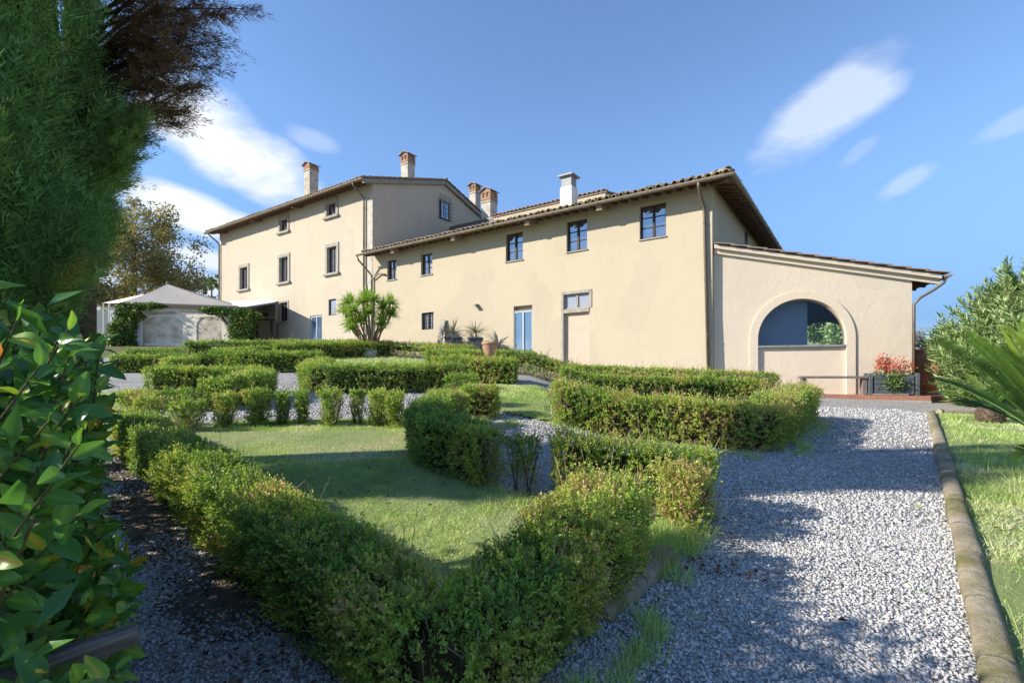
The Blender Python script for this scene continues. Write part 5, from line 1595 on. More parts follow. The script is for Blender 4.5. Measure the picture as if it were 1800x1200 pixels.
# ivy
def ivy(label, blobs, org, n, size=.11):
    root = tag(empty('climbing_ivy', tuple(org)), label, 'climbing plant', 'ivy growing up the gazebo')
    P = []
    tot_ = sum(b[3] * b[4] for b in blobs)
    for (u_, v_, Y, ru, rv) in blobs:
        m_ = int(n * ru * rv / tot_)
        for _ in range(m_):
            a = rnd.random() * 6.28; r_ = rnd.random() ** .5
            k = Y / FOC
            P.append(tuple(at(u_, v_, Y) + Vector((math.cos(a) * r_ * ru * k, rnd.gauss(0, .16), math.sin(a) * r_ * rv * k)) - Vector(org)))
    plant_leaves(root, 'leaves', P, size, 'ivy_leaf', .2, .85, lambda Q: np.clip(.35 + .7 * (vnoise(Q, 1.4, 8) - .5) + nr.normal(size=len(Q)) * .16, 0, 1))
    mb = MB()
    for k in range(9):
        b = rnd.choice(blobs); e = at(b[0], b[1], b[2]) - Vector(org)
        mb.tube([(rnd.gauss(0, .15), .05, -.3), e * .5 + Vector((rnd.gauss(0, .1), 0, 0)), e], .018, 5)
    mb.build('stem', M['bark'], root)
    return root
ivy('thick green ivy column on the right gazebo post, spreading along the eave', [(424, 582, 29.3, 21, 26), (425, 556, 29.3, 22, 15), (424, 605, 29.3, 17, 10), (385, 547, 29.4, 26, 7), (438, 565, 29.3, 12, 18), (365, 544, 29.4, 14, 4), (450, 556, 29.4, 10, 6)], at(424, 610, 29.3), 9500)
ivy('ivy and creeper on the left gazebo post, half hidden by the laurel', [(218, 575, 29.8, 20, 32), (225, 545, 29.8, 22, 12), (216, 605, 29.8, 24, 12), (262, 538, 29.9, 30, 5), (205, 590, 29.6, 15, 22), (240, 556, 29.8, 10, 9)], at(218, 612, 29.8), 8500)

# ------------------------------------------------------------------ potted plants against the wing
def on_fac(u_, v_, y=-.5):
    x = FW.x_at(u_, y); p = FW.world(x, y); return Vector((p.x, p.y, FW.z_at(x, y, v_)))
def rosette(root, name, c, n, L, W, mat, zmin=-.2, seg=3, tint=(.5, .2), droop=.5, r=nr):
    parts = []
    a = r.random(n) * 6.283; el = np.arcsin(np.clip(zmin + (1 - zmin) * r.random(n), -1, 1))
    D = np.stack([np.cos(a) * np.cos(el), np.sin(a) * np.cos(el), np.sin(el)], 1)
    Ls = L * (.65 + .5 * r.random(n)); tt = np.clip(r.normal(tint[0], tint[1], n), 0, 1)
    Sd = unit(np.cross(D, np.tile([0, 0, 1.0], (n, 1)) + 1e-3)); Up = np.cross(Sd, D)
    prev = None; base = np.array(c)[None] + D * .03
    V, Fc = [], []
    pts = []
    for k in range(seg + 1):
        f = k / seg
        cen = base + D * (Ls * f)[:, None] - np.array([0, 0, 1.0]) * (droop * Ls * f * f * np.cos(el))[:, None]
        w = W * (1 - f ** 2.2) * .5 * (1 if k else .8)
        pts.append((cen - Sd * w + Up * w * .35, cen - Up * w * .15, cen + Sd * w + Up * w * .35))
    V = np.stack([q for p in pts for q in p], 1).reshape(-1, 3)
    m_ = 3 * (seg + 1); Fq = []
    for k in range(seg):
        for j in (0, 1): Fq.append([k * 3 + j, k * 3 + j + 1, k * 3 + j + 4, k * 3 + j + 3])
    Fc = (np.array(Fq)[None] + (np.arange(n) * m_)[:, None, None]).reshape(-1, 4)
    return link(name, np_mesh(name, V, Fc, np.repeat(tt, m_), True), M[mat], root)
for k, (u_, vtop, h_, lab) in enumerate(((797, 612, 1.05, 'left one of two grey spiky plants in dark pots against the wing'), (836, 612, 1.0, 'right one of two grey spiky plants in dark pots against the wing'))):
    p = on_fac(u_, 636, -.7)
    gzp = float(gz(p.x, p.y))
    pot = tag(empty('plant_pot', (p.x, p.y, gzp)), ('dark square pot under the left spiky plant by the wing wall', 'dark tapering pot under the right spiky plant by the wing wall')[k], 'plant pot')
    e = .36 if k == 0 else .30
    MB().hexa([(-e * .8, -e * .8, 0), (e * .8, -e * .8, 0), (e * .8, e * .8, 0), (-e * .8, e * .8, 0), (-e, -e, .86), (e, -e, .86), (e, e, .86), (-e, e, .86)]).build('body', M['planter_wood'], pot, bevel=.02)
    MB().box(-e - .03, e + .03, -e - .03, e + .03, .862, .93).build('rim', M['planter_wood'], pot, bevel=.01)
    sp = tag(empty('spiky_plant', (p.x, p.y, gzp + .93)), lab, 'plant')
    MB().tube([(0, 0, -.05), (0, 0, .22)], .06, 8).build('trunk', M['bark_pale'], sp)
    rosette(sp, 'leaf_rosette', (0, 0, .22), 46, .78, .05, 'agave_leaf', -.1, 3, (.5, .25), .25)
p = on_fac(862, 640, -.6)
op = tag(empty('terracotta_pot', (p.x, p.y, float(gz(p.x, p.y)))), 'round orange terracotta pot right of the spiky plants by the wing wall', 'plant pot')
MB().lathe([(.20, 0), (.28, .25), (.33, .6), (.35, .64), (.38, .66), (.38, .75), (.31, .75), (.30, .66)], 20).build('body', M['pale_terracotta'], op)
p = on_fac(772, 600, -.35)
bx = tag(empty('meter_box', (p.x, p.y, float(gz(p.x, p.y))), FW.a), 'grey wooden board leaning on the wing wall beside the low window', 'board')
MB().hexa([(-.16, -.12, .0), (.16, -.12, .0), (.16, -.09, .0), (-.16, -.09, .0), (-.16, .25, 1.75), (.16, .25, 1.75), (.16, .28, 1.75), (-.16, .28, 1.75)]).build('board', M['stone'], bx)
bx.name = 'leaning_board'
# ------------------------------------------------------------------ yucca
yb = at(648, 616, 22.6)
yz = float(gz(yb.x, yb.y))
yu = tag(empty('yucca', (yb.x, yb.y, yz + .35)), 'tall many-stemmed yucca with spiky green heads, in front of the junction of the tall block', 'yucca')
heads = [(-44, -66), (-36, -82), (-22, -64), (-8, -80), (4, -62), (-26, -52), (-42, -48), (14, -84), (26, -74), (36, -84), (40, -64), (18, -58), (-30, -36), (24, -44), (0, -90), (-12, -48)]
for k, (du, dv) in enumerate(heads):
    kx = 22.6 / FOC
    tip = Vector((du * kx * .95, rnd.uniform(-.55, .55), -dv * kx * 1.0))
    b = Vector((rnd.uniform(-.18, .18) + tip.x * .18, rnd.uniform(-.12, .12), -.12))
    mid = Vector((b.x + (tip.x - b.x) * .42, b.y + (tip.y - b.y) * .5, tip.z * .5))
    MB().tube([b, b.lerp(mid, .5) + Vector((0, 0, .04)), mid, mid.lerp(tip, .55) + Vector(((tip.x - b.x) * .03, 0, -.02)), tip], [.055, .046, .04, .04, .035], 7).build('stem', M['bark_pale'], yu)
    rosette(yu, 'leaf_rosette', tuple(tip), 120, .56, .055, 'yucca_leaf', -.45, 3, (.5, .2), .10)
yp = tag(empty('stone_tub', (yb.x, yb.y, yz)), 'low whitewashed stone tub holding the yucca', 'plant pot')
MB().lathe([(.40, -.1), (.46, .1), (.43, .22), (.40, .34), (.35, .34), (.33, .28)], 18).build('body', M['white_plaster'], yp)
MB().lathe([(.32, .20), (.32, .29), (.05, .31)], 18).build('soil', M['soil'], yp)

# ------------------------------------------------------------------ trees
def trunk_limbs(root, h, r, limbs, mat, lean=(0, 0)):
    mb = MB(); pts = [(lean[0] * f + rnd.uniform(-.03, .03), lean[1] * f, h * f) for f in (0, .2, .45, .7, 1)]
    mb.tube([(0, 0, -.3)] + pts[1:], [r * 1.25, r, r * .85, r * .65, r * .25], 9)
    mb.build('trunk', M[mat], root)
    lb = MB(); tips = []
    for k in range(limbs):
        f = rnd.uniform(.25, .95); a = rnd.random() * 6.28
        s_ = Vector((lean[0] * f, lean[1] * f, h * f)); L_ = h * rnd.uniform(.25, .5) * (1.15 - f * .5)
        e = s_ + Vector((math.cos(a), math.sin(a), rnd.uniform(.3, 1.0))).normalized() * L_
        m_ = s_.lerp(e, .5) + Vector((0, 0, L_ * .08))
        lb.tube([s_, m_, e], [r * .4 * (1.1 - f), r * .25 * (1.1 - f), r * .07], 6); tips.append((s_, m_, e))
        for q in range(4):
            g0 = m_.lerp(e, rnd.random()); e2 = g0 + Vector((rnd.gauss(0, 1), rnd.gauss(0, 1), rnd.uniform(.1, 1))).normalized() * L_ * .45
            lb.tube([g0, e2], [r * .1, r * .03], 5); tips.append((g0, g0.lerp(e2, .5), e2))
    lb.build('limbs', M[mat], root)
    return tips

def crown_tree(label, loc, h, rx, n, size, mat, name, trunk=.22, cy=.62, rzf=.42, clumps=70, lightbias=0, bark='bark', group=None, gaps=.55):
    root = tag(empty(name, loc), label, 'tree', group)
    tips = trunk_limbs(root, h * .82, trunk, 14, bark)
    cs = []
    for k in range(clumps):
        if k < len(tips): c = np.array(tips[k][2])
        else:
            a = rnd.random() * 6.28; e = rnd.uniform(-1, 1); rr = rnd.random() ** .35
            c = np.array([math.cos(a) * math.sqrt(1 - e * e) * rx * rr, math.sin(a) * math.sqrt(1 - e * e) * rx * rr, h * cy + e * h * rzf * rr])
        cs.append((c, rx * rnd.uniform(.13, .30), rnd.uniform(-.18, .18)))
    per = n // len(cs); P, T = [], []
    for c, r_, tb in cs:
        q = nr.normal(size=(per, 3)); q = unit(q) * (nr.random((per, 1)) ** .45) * r_ * np.array([1, 1, .75])
        P.append(c + q); T.append(np.full(per, tb))
    P = np.concatenate(P); T = np.concatenate(T)
    keep = vnoise(P, 2.2 / rx * 3, 77) < .5 + gaps * .5
    P, T = P[keep], T[keep]; n = len(P)
    A_ = unit(nr.normal(size=(n, 3)) + [0, 0, -.2]); N_ = unit(nr.normal(size=(n, 3)) + [0, 0, .6])
    s_ = size * (.6 + .8 * nr.random(n))
    tint = np.clip(.45 + T + nr.normal(size=n) * .14 + lightbias + .3 * (vnoise(P, .5, 5) - .5), 0, 1)
    V, Fc, Tt = leaf_arrays(P, N_, A_, s_, s_ * .6, tint, .2)
    link('crown', np_mesh('crown', V, Fc, Tt), M[mat], root)['kind'] = 'stuff'
    return root

def gpt(u_, Y):
    x = (u_ - CU) / FOC * Y; return (x, Y, float(gz(x, Y)))
crown_tree('big autumn-coloured tree with thinning yellow leaves behind the gazebo', gpt(235, 52), 15.0, 6.6, 26000, .26, 'autumn_leaf', 'autumn_tree', .35, .60, .40, 110, .05, 'bark', None, .75)
crown_tree('greyish half-bare tree right of the autumn tree behind the gazebo roof', gpt(296, 60), 10.5, 5.2, 12000, .24, 'grey_leaf', 'bare_tree', .25, .6, .38, 80, 0, 'bark', None, .2)
crown_tree('yellow-brown low tree at the left behind the laurel', gpt(150, 45), 9.0, 4.5, 12000, .24, 'autumn_leaf', 'autumn_tree', .25, .55, .42, 70, -.1, 'bark', None, .4)
crown_tree('small dark tree peeping out beside the left corner of the tall block', gpt(372, 62), 10.0, 1.2, 4500, .22, 'cypress_leaf', 'small_tree', .2, .62, .36, 40, -.1)
crown_tree('dark tree row end behind the gazebo, low above its right roof slope', gpt(338, 66), 8.2, 2.6, 7000, .25, 'autumn_leaf', 'dark_tree', .2, .6, .36, 50, -.35)
crown_tree('pale grey leafless tree far behind the terracotta jar', (47, 58, 1.2), 6.2, 3.4, 9000, .15, 'grey_leaf', 'grey_tree', .16, .60, .40, 90, .35, 'bark_pale', None, .3)
crown_tree('round sunlit tree seen through the arch of the annex', (25.2, 40.5, .8), 8.6, 4.0, 18000, .26, 'oleander_leaf', 'garden_tree', .2, .56, .44, 90, .1, 'bark', None, .95)

# ---- cypress at the left edge: plumes of fine sprays
def plumes(n, pos_f, L, nsub, sub, wd, tint_f, r=nr, up=.75, spread=.55):
    P, D = pos_f(n)
    D = unit(D)
    Ls = L * (.6 + .7 * r.random(n)); tb = tint_f(n, P)
    f = r.random((n, nsub)) ** .8
    base = P[:, None, :] + D[:, None, :] * (f * Ls[:, None])[..., None]
    rad = r.normal(size=(n, nsub, 3)); rad -= (rad * D[:, None]).sum(-1, keepdims=True) * D[:, None]
    rad /= np.linalg.norm(rad, axis=-1, keepdims=True) + 1e-9
    A_ = D[:, None] * (1 - spread * (1 - f[..., None] * .5)) + rad * spread
    base = base + rad * (r.random((n, nsub, 1)) * Ls[:, None, None] * .10)
    sl = sub * (.5 + .8 * r.random((n, nsub))) * (1.15 - .6 * f)
    m = n * nsub
    base, A_, rad = base.reshape(m, 3), A_.reshape(m, 3), rad.reshape(m, 3)
    tint = np.clip(np.repeat(tb, nsub) + r.normal(size=m) * .10 + .10 * (f.ravel() - .5), 0, 1)
    B = np.cross(A_, r.normal(size=(m, 3)))
    return blade_arrays(base, A_, B, sl.ravel(), wd, tint)

def plumes_any(pf, n, L, nsub, sub, wd, tf):
    P, D = pf(n)
    return plumes(len(P), lambda q: (P, D), L, nsub, sub, wd, tf)

def cypress(label, loc, H, R, n, mat='cypress_leaf', zlow=.3, detail=1.0, name='cypress', squash=1.0, group=None):
    root = tag(empty(name, loc), label, 'tree', group)
    def prof(z):
        f = np.clip((z - zlow) / (H - zlow), 0, 1)
        return R * (np.clip(f * 5 + .45, 0, 1)) * np.clip(1.02 - f ** 1.7, 0.02, 1)
    def pos(n):
        z = zlow + (H - zlow) * nr.random(n) ** 1.35
        a = nr.random(n) * 6.2832
        rr = prof(z); q = np.stack([np.cos(a), np.sin(a), z * .6], 1)
        lump = vnoise(np.stack([np.cos(a) * R, np.sin(a) * R, z * .55], 1), 2.6, 12)
        rr = rr * (.50 + .60 * lump + .08 * nr.random(n))
        P = np.stack([np.cos(a) * rr, np.sin(a) * rr, z], 1)
        D = np.stack([np.cos(a) * .42, np.sin(a) * .42, .95 + 0 * z], 1) + nr.normal(size=(n, 3)) * .20
        return P, D
    def pos_seen(n):
        P, D = pos(n * 4)
        to = np.array([-loc[0], -loc[1]]); to = to / np.linalg.norm(to)
        k = ((P[:, :2] @ to) > -.35 * R) & (P[:, 2] < 5.2)
        return P[k][:n], D[k][:n]
    tf = lambda n, P: .40 + .6 * (vnoise(P, 1.7, 4) - .5) + .5 * (vnoise(P, 5, 6) - .5) + nr.normal(size=n) * .10 + .5 * np.clip((vnoise(P, 2.6, 19) - .70) * 6, 0, 1)
    near = plumes_any(pos_seen, n, .40, int(52 * detail), .085, .0068, tf)
    far = plumes_any(pos, n // 3, .5, 30, .15, .016, tf)
    V, Fc, T = join([near, far])
    link('foliage', np_mesh('foliage', V, Fc, T), M[mat], root)['kind'] = 'stuff'
    MB().tube([(0, 0, -.3), (0, 0, H * .3), (0, 0, H * .9)], [.24, .18, .05], 9).build('trunk', M['bark'], root)
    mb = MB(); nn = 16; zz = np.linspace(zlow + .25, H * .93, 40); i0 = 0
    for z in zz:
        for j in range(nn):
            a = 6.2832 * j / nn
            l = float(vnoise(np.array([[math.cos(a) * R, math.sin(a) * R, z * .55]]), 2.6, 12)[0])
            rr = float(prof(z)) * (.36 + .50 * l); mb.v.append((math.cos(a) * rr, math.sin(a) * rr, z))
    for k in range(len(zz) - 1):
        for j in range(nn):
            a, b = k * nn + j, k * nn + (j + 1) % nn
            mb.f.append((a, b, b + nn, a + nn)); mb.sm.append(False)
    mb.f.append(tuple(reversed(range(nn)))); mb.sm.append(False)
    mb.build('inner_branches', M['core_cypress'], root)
    return root
cypress('tall dense green cypress filling the upper left corner', (-4.95, 4.68, float(gz(-4.95, 4.68))), 12.0, 1.06, 4000, zlow=1.35)
# cones on the cypress are parts of it
cyp = bpy.data.objects['cypress']
for c_ in ((.30, -.95, 3.05), (.36, -.9, 2.86), (.25, -.98, 2.5)):
    m_ = MB(); m_.lathe([(.004, -.022), (.016, -.016), (.021, 0), (.016, .016), (.004, .022)], 8, c_); m_.build('cone', M['bark_pale'], cyp)
# ---- half dead brown cypress whose long dry branches hang into the sky
dead = tag(empty('dry_cypress', (-4.75, 5.45, float(gz(-4.75, 5.45)))), 'half dead cypress with long drooping dry brown branches against the sky', 'tree')
MB().tube([(0, 0, -.3), (.05, 0, 4), (.1, 0, 9)], [.20, .15, .05], 9).build('trunk', M['bark'], dead)
parts = []; do = Vector(dead.location)
ends = [(432, 16), (400, 70), (372, 118), (345, 150), (318, 196), (300, 215), (392, -40), (355, -30), (330, 40), (300, 90), (285, 150), (360, 60), (312, 120), (340, 95), (275, 55), (290, 10), (420, -60), (330, -70), (300, -40), (265, 100), (270, 20), (255, 140), (380, 20), (250, 60), (310, 60), (350, 10), (260, 190), (325, 150), (285, 185)]
ends += [(rnd.uniform(185, 240) - max(0, v_ - 280) * .62, v_) for v_ in np.linspace(205, 440, 44)]
for i, (u_, v_) in enumerate(ends):
    green = v_ > 196 and not (u_ > 290)
    Y = 5.2 + rnd.uniform(-.35, .45)
    e = at(u_, v_, Y) - do
    s_ = Vector((.05, 0, e.z - (rnd.uniform(.2, .7) if not green else rnd.uniform(.15, .4))))
    m_ = s_.lerp(e, .5) + Vector((0, 0, .14))
    MB().tube([s_, m_, e], [.024, .013, .003], 6).build('branch', M['bark'], dead)
    nb = 62 if not green else 60
    tt = np.clip(nr.random(nb) ** .7 * .85 + .15, 0, 1)
    c1 = np.array(s_); c2 = np.array(m_); c3 = np.array(e)
    B0 = ((1 - tt) ** 2)[:, None] * c1 + (2 * tt * (1 - tt))[:, None] * c2 + (tt ** 2)[:, None] * c3
    dr = unit((c3 - c1)[None])[0]
    Dv = dr * .9 + nr.normal(size=(nb, 3)) * [.26, .40, .22] + np.array([0, 0, -.30 if not green else .1])
    def pf_(n): return B0, Dv
    V, Fc, T = plumes(nb, pf_, .27, 34, .075, .0062, lambda n, P: np.full(n, (.5 if not green else .28)) + nr.normal(size=n) * .2, spread=.40)
    parts.append((V, Fc, T, green))
for gflag, mt, nm_ in ((False, 'dead_spray', 'dry_foliage'), (True, 'cypress_leaf', 'green_foliage')):
    sel = [(a, b, c) for a, b, c, g_ in parts if g_ == gflag]
    V, Fc, T = join(sel); link(nm_, np_mesh(nm_, V, Fc, T), M[mt], dead)['kind'] = 'stuff'

# ------------------------------------------------------------------ laurel bush at the left edge, with big leaves
laurel = tag(empty('laurel_bush', (-1.55, 1.6, float(gz(-1.55, 1.6)))), 'large-leaved glossy laurel bush filling the left edge, closest to the camera', 'bush')
lo_ = Vector(laurel.location)
def big_leaf_mesh(curl, wav):
    V, Fc = [], []
    n = 7
    for k in range(n + 1):
        f = k / n
        w = .30 * math.sin(math.pi * min(1, f * .94 + .03)) ** .75 * (1 - .25 * f)
        z = -curl * f * f + .02 * math.sin(f * 9 + wav)
        V += [(-w, f, z + w * .32), (-w * .5, f, z + w * .07), (0, f, z - .012), (w * .5, f, z + w * .07), (w, f, z + w * .32)]
    for k in range(n):
        for j in range(4):
            a = k * 5 + j; Fc.append((a, a + 1, a + 6, a + 5))
    return np.array(V), np.array(Fc)
LV = []
for k in range(18):
    V, Fc = big_leaf_mesh(rnd.uniform(-.12, .5), rnd.random() * 6)
    tv = [.15, .3, .42, .5, .5, .62, .74, .80, .36, .22, .48, .45, .3, .55, .66, .4, .9, 1.0][k]
    tt = np.clip(tv + .20 * (np.abs(V[:, 0]) < .02) + nr.normal(size=len(V)) * .015, 0, 1)
    me = np_mesh('laurel_leaf', V, Fc, tt, True); me.materials.append(M['laurel_leaf']); LV.append(me)
# shoots rise from the foot of the bush to its outer surface; leaves stand on them in a spiral
shoots = MB(); spots = []
def bush_pt():
    """a place near the outside of the bush (world)"""
    a = rnd.uniform(-.4, 3.3); 
    return None
def edge_x(z, y):
    """right edge of the bush at height z (world) and depth y"""
    return (-.735 * y) - .045 * math.sin(z * 5.1 + 1) - .03 * math.sin(z * 12.3) - .09
for i in range(620):
    y = rnd.uniform(1.02, 2.25); ztip = rnd.uniform(.30, 1.70 + .03 * y)
    xe_ = edge_x(ztip, y) - abs(rnd.gauss(0, .05)) - rnd.random() ** 1.6 * .62
    tip = Vector((xe_, y, ztip))
    rt = Vector((xe_ - rnd.uniform(.25, .5), y + rnd.uniform(.05, .35), max(.05, ztip - rnd.uniform(.35, .6))))
    mid = rt.lerp(tip, .55) + Vector((.03, -.02, .05))
    shoots.tube([rt - lo_, mid - lo_, tip - lo_], [.0038, .003, .002], 5, False)
    m_ = rnd.randrange(6, 11)
    for k in range(m_):
        f = .35 + .65 * k / (m_ - 1)
        p = (rt.lerp(mid, f * 2) if f < .5 else mid.lerp(tip, f * 2 - 1))
        d = (tip - rt).normalized()
        a = k * 2.4 + rnd.uniform(-.4, .4)
        ref = d.orthogonal().normalized(); bi = d.cross(ref)
        rad_ = ref * math.cos(a) + bi * math.sin(a)
        ax = (rad_ * (1.0 - .55 * (f > .92)) + d * .55 + Vector((.10, -.12, .05))).normalized()
        nv = (Vector((.15, -.45, .75)) + Vector((rnd.gauss(0, .35), rnd.gauss(0, .35), rnd.gauss(0, .3)))).normalized()
        spots.append((p, ax, nv, rnd.uniform(.052, .092) * (.75 if f > .92 else 1)))
shoots.build('shoots', M['green_shoot'], laurel)
def leaf_matrix(p, ax, nv, L_):
    x = ax.cross(nv).normalized(); z = x.cross(ax).normalized()
    m = Matrix(((x.x, ax.x, z.x, 0), (x.y, ax.y, z.y, 0), (x.z, ax.z, z.z, 0), (0, 0, 0, 1)))
    return Matrix.Translation(p - lo_) @ m @ Matrix.Scale(L_, 4)
def seen(p):
    u_ = CU + FOC * p.x / p.y; v_ = CV - FOC * (p.z - EYE) / p.y
    return -20 < u_ < 330 and 440 < v_ < 1230
vis = [s_ for s_ in spots if seen(s_[0])]
vis.sort(key=lambda s_: s_[0].y - s_[0].x * .9)
first = set(id(s_) for s_ in vis[:300])
rest = []
for s_ in spots:
    k = min(15, int(rnd.random() ** 1.1 * 15.9)) if rnd.random() > .03 else 16 + int(rnd.random() * 2)
    if id(s_) in first:
        o = link('leaf', LV[k], None, laurel); o.matrix_basis = leaf_matrix(*s_)
    else: rest.append((s_, k))
VV, FF, TT, off = [], [], [], 0
for s_, k in rest:
    me = LV[k]; c = np.empty(len(me.vertices) * 3, np.float32); me.vertices.foreach_get('co', c); c = c.reshape(-1, 3)
    mt_ = np.array(leaf_matrix(*s_)); VV.append(c @ mt_[:3, :3].T + mt_[:3, 3])
    f = np.array([p.vertices[:] for p in me.polygons]); FF.append(f + off); off += len(c)
    tb = np.empty(len(c), np.float32); me.attributes['tint'].data.foreach_get('value', tb); TT.append(tb)
# deeper leaves that fill the bush
fill = 5200
P = np.stack([np.zeros(fill), nr.uniform(1.0, 2.7, fill), nr.uniform(.05, 1.82, fill)], 1)
P[:, 0] = -.735 * P[:, 1] - .20 - nr.random(fill) ** .8 * 1.1
P -= np.array(lo_)
Vf, Ff, Tf = leaf_arrays(P, unit(nr.normal(size=(fill, 3)) + [.3, -.3, .8]), unit(nr.normal(size=(fill, 3))), .06 + .05 * nr.random(fill), .035 + .02 * nr.random(fill), np.clip(nr.normal(.3, .18, fill), 0, .9), .2)
link('inner_leaves', np_mesh('inner_leaves', Vf, Ff, Tf), M['laurel_leaf'], laurel)['kind'] = 'stuff'
nb_ = 9000                                                     # leaf mass added out of view at left, to shade hedge and foreground
q = unit(nr.normal(size=(nb_, 3))) * (nr.random((nb_, 1)) ** .4) * (.8 + .3 * nr.random((nb_, 1)))
P = np.array([-3.5, 1.75, 1.55]) + q * np.array([1.45, 1.55, 1.65])
q2 = unit(nr.normal(size=(5000, 3))) * (nr.random((5000, 1)) ** .4)
P = np.concatenate([P, np.array([-4.35, 3.35, .65]) + q2 * np.array([1.2, 1.35, 1.05])])
k_ = (P[:, 0] < -np.where(P[:, 2] > 1.55, 1.3, .92) * P[:, 1] - .15) & (P[:, 2] > .05) & (P[:, 1] > .25)
P = P[k_] - np.array(lo_); nb_ = len(P)
Vf, Ff, Tf = leaf_arrays(P, unit(nr.normal(size=(nb_, 3)) + [0, -.2, .8]), unit(nr.normal(size=(nb_, 3))), .10 + .07 * nr.random(nb_), .06 + .03 * nr.random(nb_), np.clip(nr.normal(.35, .18, nb_), 0, .9), .2)
link('shading_leaves', np_mesh('shading_leaves', Vf, Ff, Tf), M['laurel_leaf'], laurel)['kind'] = 'stuff'
V = np.concatenate(VV); link('outer_leaves', np_mesh('outer_leaves', V, np.concatenate(FF), np.concatenate(TT), True), M['laurel_leaf'], laurel)['kind'] = 'stuff'
mb = MB()
for k in range(14):
    y = rnd.uniform(1.2, 2.4); x = -.735 * y - rnd.uniform(.35, 1.1); mb.tube([Vector((x, y, .0)) - lo_, Vector((x + rnd.uniform(-.1, .15), y - .05, .8)) - lo_, Vector((x + rnd.uniform(-.2, .1), y - .05, 1.6)) - lo_], [.022, .016, .008], 6)
mb.build('stems', M['bark'], laurel)
# ---- weathered rail at the bottom left
log = tag(empty('wooden_rail', tuple(at(120, 1140, 1.32))), 'weathered split wooden rail leaning out of the laurel at the bottom left', 'wooden rail')
m, t = newmat('weathered_wood')
tcn = t.n('ShaderNodeTexCoord'); mp = t.n('ShaderNodeMapping'); mp.inputs['Scale'].default_value = (3, 42, 42); t.l(tcn.outputs['Object'], mp.inputs['Vector'])
g_ = t.noise(1.0, 7, .65, mp.outputs[0])
t.out(t.ramp(g_, [(.30, (.055, .045, .038)), (.5, (.18, .155, .135)), (.72, (.32, .29, .26))]), .9, t.bump(g_, .9, .02), .15)
M['old_wood'] = m
pa, pb = at(-60, 1215, 1.22), at(240, 1108, 1.40); dv = pb - pa; L_ = dv.length
mb = MB(); n = 12; rings = []
for k in range(9):
    f = k / 8; ring = []
    for j in range(n):
        a = 6.2832 * j / n; rr = .040 * (1 + .10 * math.sin(a * 3 + 1) + rnd.uniform(-.06, .06)) * (1 - .18 * f)
        ring.append((f * L_ - L_ / 2 + (rnd.uniform(-.02, .02) if k == 8 else 0), math.cos(a) * rr * 1.1, math.sin(a) * rr * (.75 if math.sin(a) > 0 else 1)))
    rings.append(ring)
for rg in rings: mb.v.extend(rg)
for k in range(8):
    for j in range(n):
        a, b = k * n + j, k * n + (j + 1) % n
        mb.f.append((a, a + n, b + n, b)); mb.sm.append(False)
mb.f.append(tuple(range(n))); mb.sm.append(False); mb.f.append(tuple(8 * n + j for j in reversed(range(n)))); mb.sm.append(False)
log.location = (pa + pb) / 2
o = mb.build('rail', M['old_wood'], log); o.rotation_mode = 'QUATERNION'; o.rotation_quaternion = dv.to_track_quat('X', 'Z')

# ------------------------------------------------------------------ oleander, cycads
def oleander(label, loc, H, R, nst, group=None):
    root = tag(empty('oleander', loc), label, 'shrub', group)
    mb = MB(); parts = []
    for k in range(nst):
        a = rnd.random() * 6.28; f = rnd.random() ** .5
        zt_ = H * (1 - .50 * f * f) * rnd.uniform(.55, 1.0) if rnd.random() < .75 else H * rnd.uniform(.15, .5)
        tip = Vector((math.cos(a) * R * f, math.sin(a) * R * f, zt_)); b = Vector((math.cos(a) * .35 * f, math.sin(a) * .35 * f, 0))
        mb.tube([b, b.lerp(tip, .5) + Vector((0, 0, .1 * H * f)), tip], [.02, .012, .005], 5, False)
        m_ = 46; t_ = nr.random(m_) ** .7
        d = np.array((tip - b).normalized()); P = np.array(tip)[None] - d * (t_ * .75)[:, None] + nr.normal(size=(m_, 3)) * .025
        rad_ = nr.normal(size=(m_, 3)); rad_ -= (rad_ @ d)[:, None] * d; rad_ = unit(rad_)
        A_ = unit(rad_ * (.55 + .45 * t_)[:, None] + d * .75 + np.array([0, 0, .15])); N_ = unit(np.cross(np.cross(A_, d), A_) + nr.normal(size=(m_, 3)) * .2)
        Ls = .19 * (.7 + .6 * nr.random(m_))
        parts.append(leaf_arrays(P, N_, A_, Ls, .034 + .010 * nr.random(m_), np.clip(.5 + rnd.gauss(0, .16) + nr.normal(size=m_) * .16, 0, 1), .25, .06))
    V, Fc, T = join(parts)
    link('leaves', np_mesh('leaves', V, Fc, T), M['oleander_leaf'], root)['kind'] = 'stuff'
    mb.build('stems', M['bark_pale'], root)
    return root
oleander('large pale green oleander shrub at the right edge, behind the cycad fronds', (13.75, 12.7, float(gz(13.75, 12.7))), 4.2, 2.6, 1300)
oleander('low oleander growth beside the terrace step, under the large shrub', (12.75, 13.7, float(gz(12.75, 13.6))), 1.35, .95, 130)

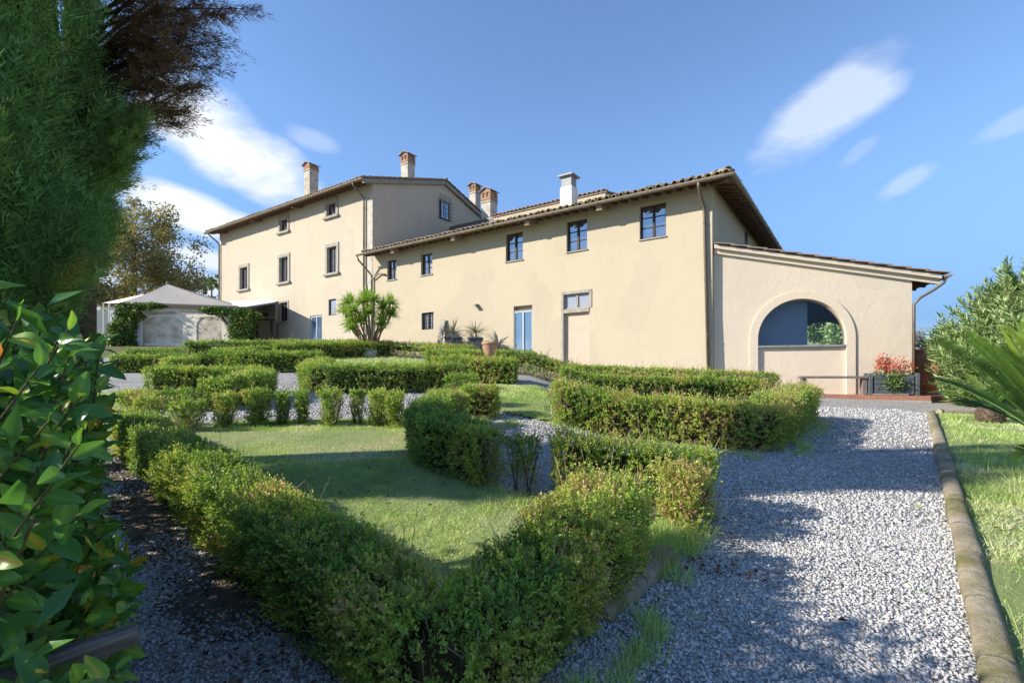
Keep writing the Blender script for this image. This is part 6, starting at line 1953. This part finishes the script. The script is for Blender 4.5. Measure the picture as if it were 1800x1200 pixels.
def cycad(label, loc, fronds, caud, leafL=.16, nl=70, group='cycads in the grassy bed'):
    root = tag(empty('cycad', loc), label, 'cycad', group)
    r_, hh = caud
    mb = MB().lathe([(r_ * .8, -.1), (r_, hh * .3), (r_ * .95, hh * .7), (r_ * .5, hh), (.02, hh * 1.05)], 14); mb.build('trunk', M['bark'], root)
    sc = MB()
    for k in range(70):
        a = k * 2.399; z = hh * (.05 + .9 * k / 70); q = r_ * (1.0 - .45 * max(0, z / hh - .6) / .4)
        c = Vector((math.cos(a) * q, math.sin(a) * q, z)); o_ = Vector((math.cos(a), math.sin(a), .35)).normalized()
        sd = o_.cross(Vector((0, 0, 1))).normalized() * .022
        sc.face([c - sd, c + sd, c + o_ * .075 + Vector((0, 0, .02))]); sc.face([c + sd, c - sd, c + o_ * .05 - Vector((0, 0, .03))])
    sc.build('leaf_bases', M['bark_pale'], root)
    for (az, el, L_, droop, tb) in fronds:
        az, el = math.radians(az), math.radians(el)
        d = Vector((math.cos(az) * math.cos(el), math.sin(az) * math.cos(el), math.sin(el))); sd = Vector((-math.sin(az), math.cos(az), 0))
        hz = Vector((math.cos(az), math.sin(az), 0))
        pts = []
        for k in range(13):
            f = k / 12; pts.append(Vector((0, 0, hh * .95)) + hz * .05 + d * (L_ * f) + hz * (droop * L_ * .25 * f * f) - Vector((0, 0, 1)) * (droop * L_ * .55 * f ** 2.3))
        mb = MB().tube(pts, [.012 - .009 * k / 12 for k in range(13)], 5, False)
        fr_ = mb.build('frond', M['yucca_leaf'], root)
        P, A_, N_, Ls = [], [], [], []
        for k in range(nl):
            f = .10 + .90 * (k + .5) / nl; i = min(11, int(f * 12)); g_ = f * 12 - i
            p = pts[i].lerp(pts[i + 1], g_); tg = (pts[i + 1] - pts[i]).normalized(); upv = sd.cross(tg) * -1
            if upv.z < 0: upv = -upv
            for s_ in (-1, 1):
                ax = (sd * s_ * .72 + tg * .70 + upv * .46).normalized()
                P.append(tuple(p)); A_.append(tuple(ax)); N_.append(tuple(upv)); Ls.append(leafL * min(1, f * 4 + .25) * min(1, (1.02 - f) * 3.2 + .22) * rnd.uniform(.92, 1.05))
        V, Fc, T = leaf_arrays(np.array(P), np.array(N_), np.array(A_), np.array(Ls), .0125 if leafL < .2 else .0125, np.clip(tb + nr.normal(size=len(P)) * .06, 0, 1), .2, .05)
        link('leaflets', np_mesh('leaflets', V, Fc, T), M['cycad_leaf'], fr_)
    return root
big = [(187, 41, 1.98, .10, .38), (180, 51, 1.85, .10, .55), (200, 33, 1.2, .7, .34), (177, 47, 1.95, .12, .45), (190, 57, 1.8, .12, .80), (170, 58, 1.8, .15, .62), (191, 52, 1.7, .15, .40), (184, 66, 1.7, .12, .72), (205, 58, 1.5, .25, .5), (150, 62, 1.7, .2, .5),
       (160, 62, 1.7, .2, .45), (214, 45, 1.1, .6, .35), (120, 50, 1.7, .4, .4), (90, 40, 1.7, .5, .4), (60, 50, 1.6, .5, .4), (20, 45, 1.7, .5, .4), (335, 45, 1.7, .5, .5), (300, 40, 1.6, .5, .5), (270, 40, 1.6, .6, .5), (240, 50, 1.3, .5, .5)]
cycad('big cycad at the right edge with long arching dark fronds over the kerb bed', (5.62, 4.85, float(gz(5.62, 4.85))), big, (.20, .32), .20, 96)
small = [(a * 30 + rnd.uniform(-10, 10), rnd.uniform(25, 65), rnd.uniform(.75, 1.05), .5, rnd.uniform(.35, .8)) for a in range(12)]
x, y = 9.75, 10.25
cycad('small cycad with a scaly round trunk, in the bed before the oleander', (x, y, float(gz(x, y))), small, (.24, .38), .13, 44)
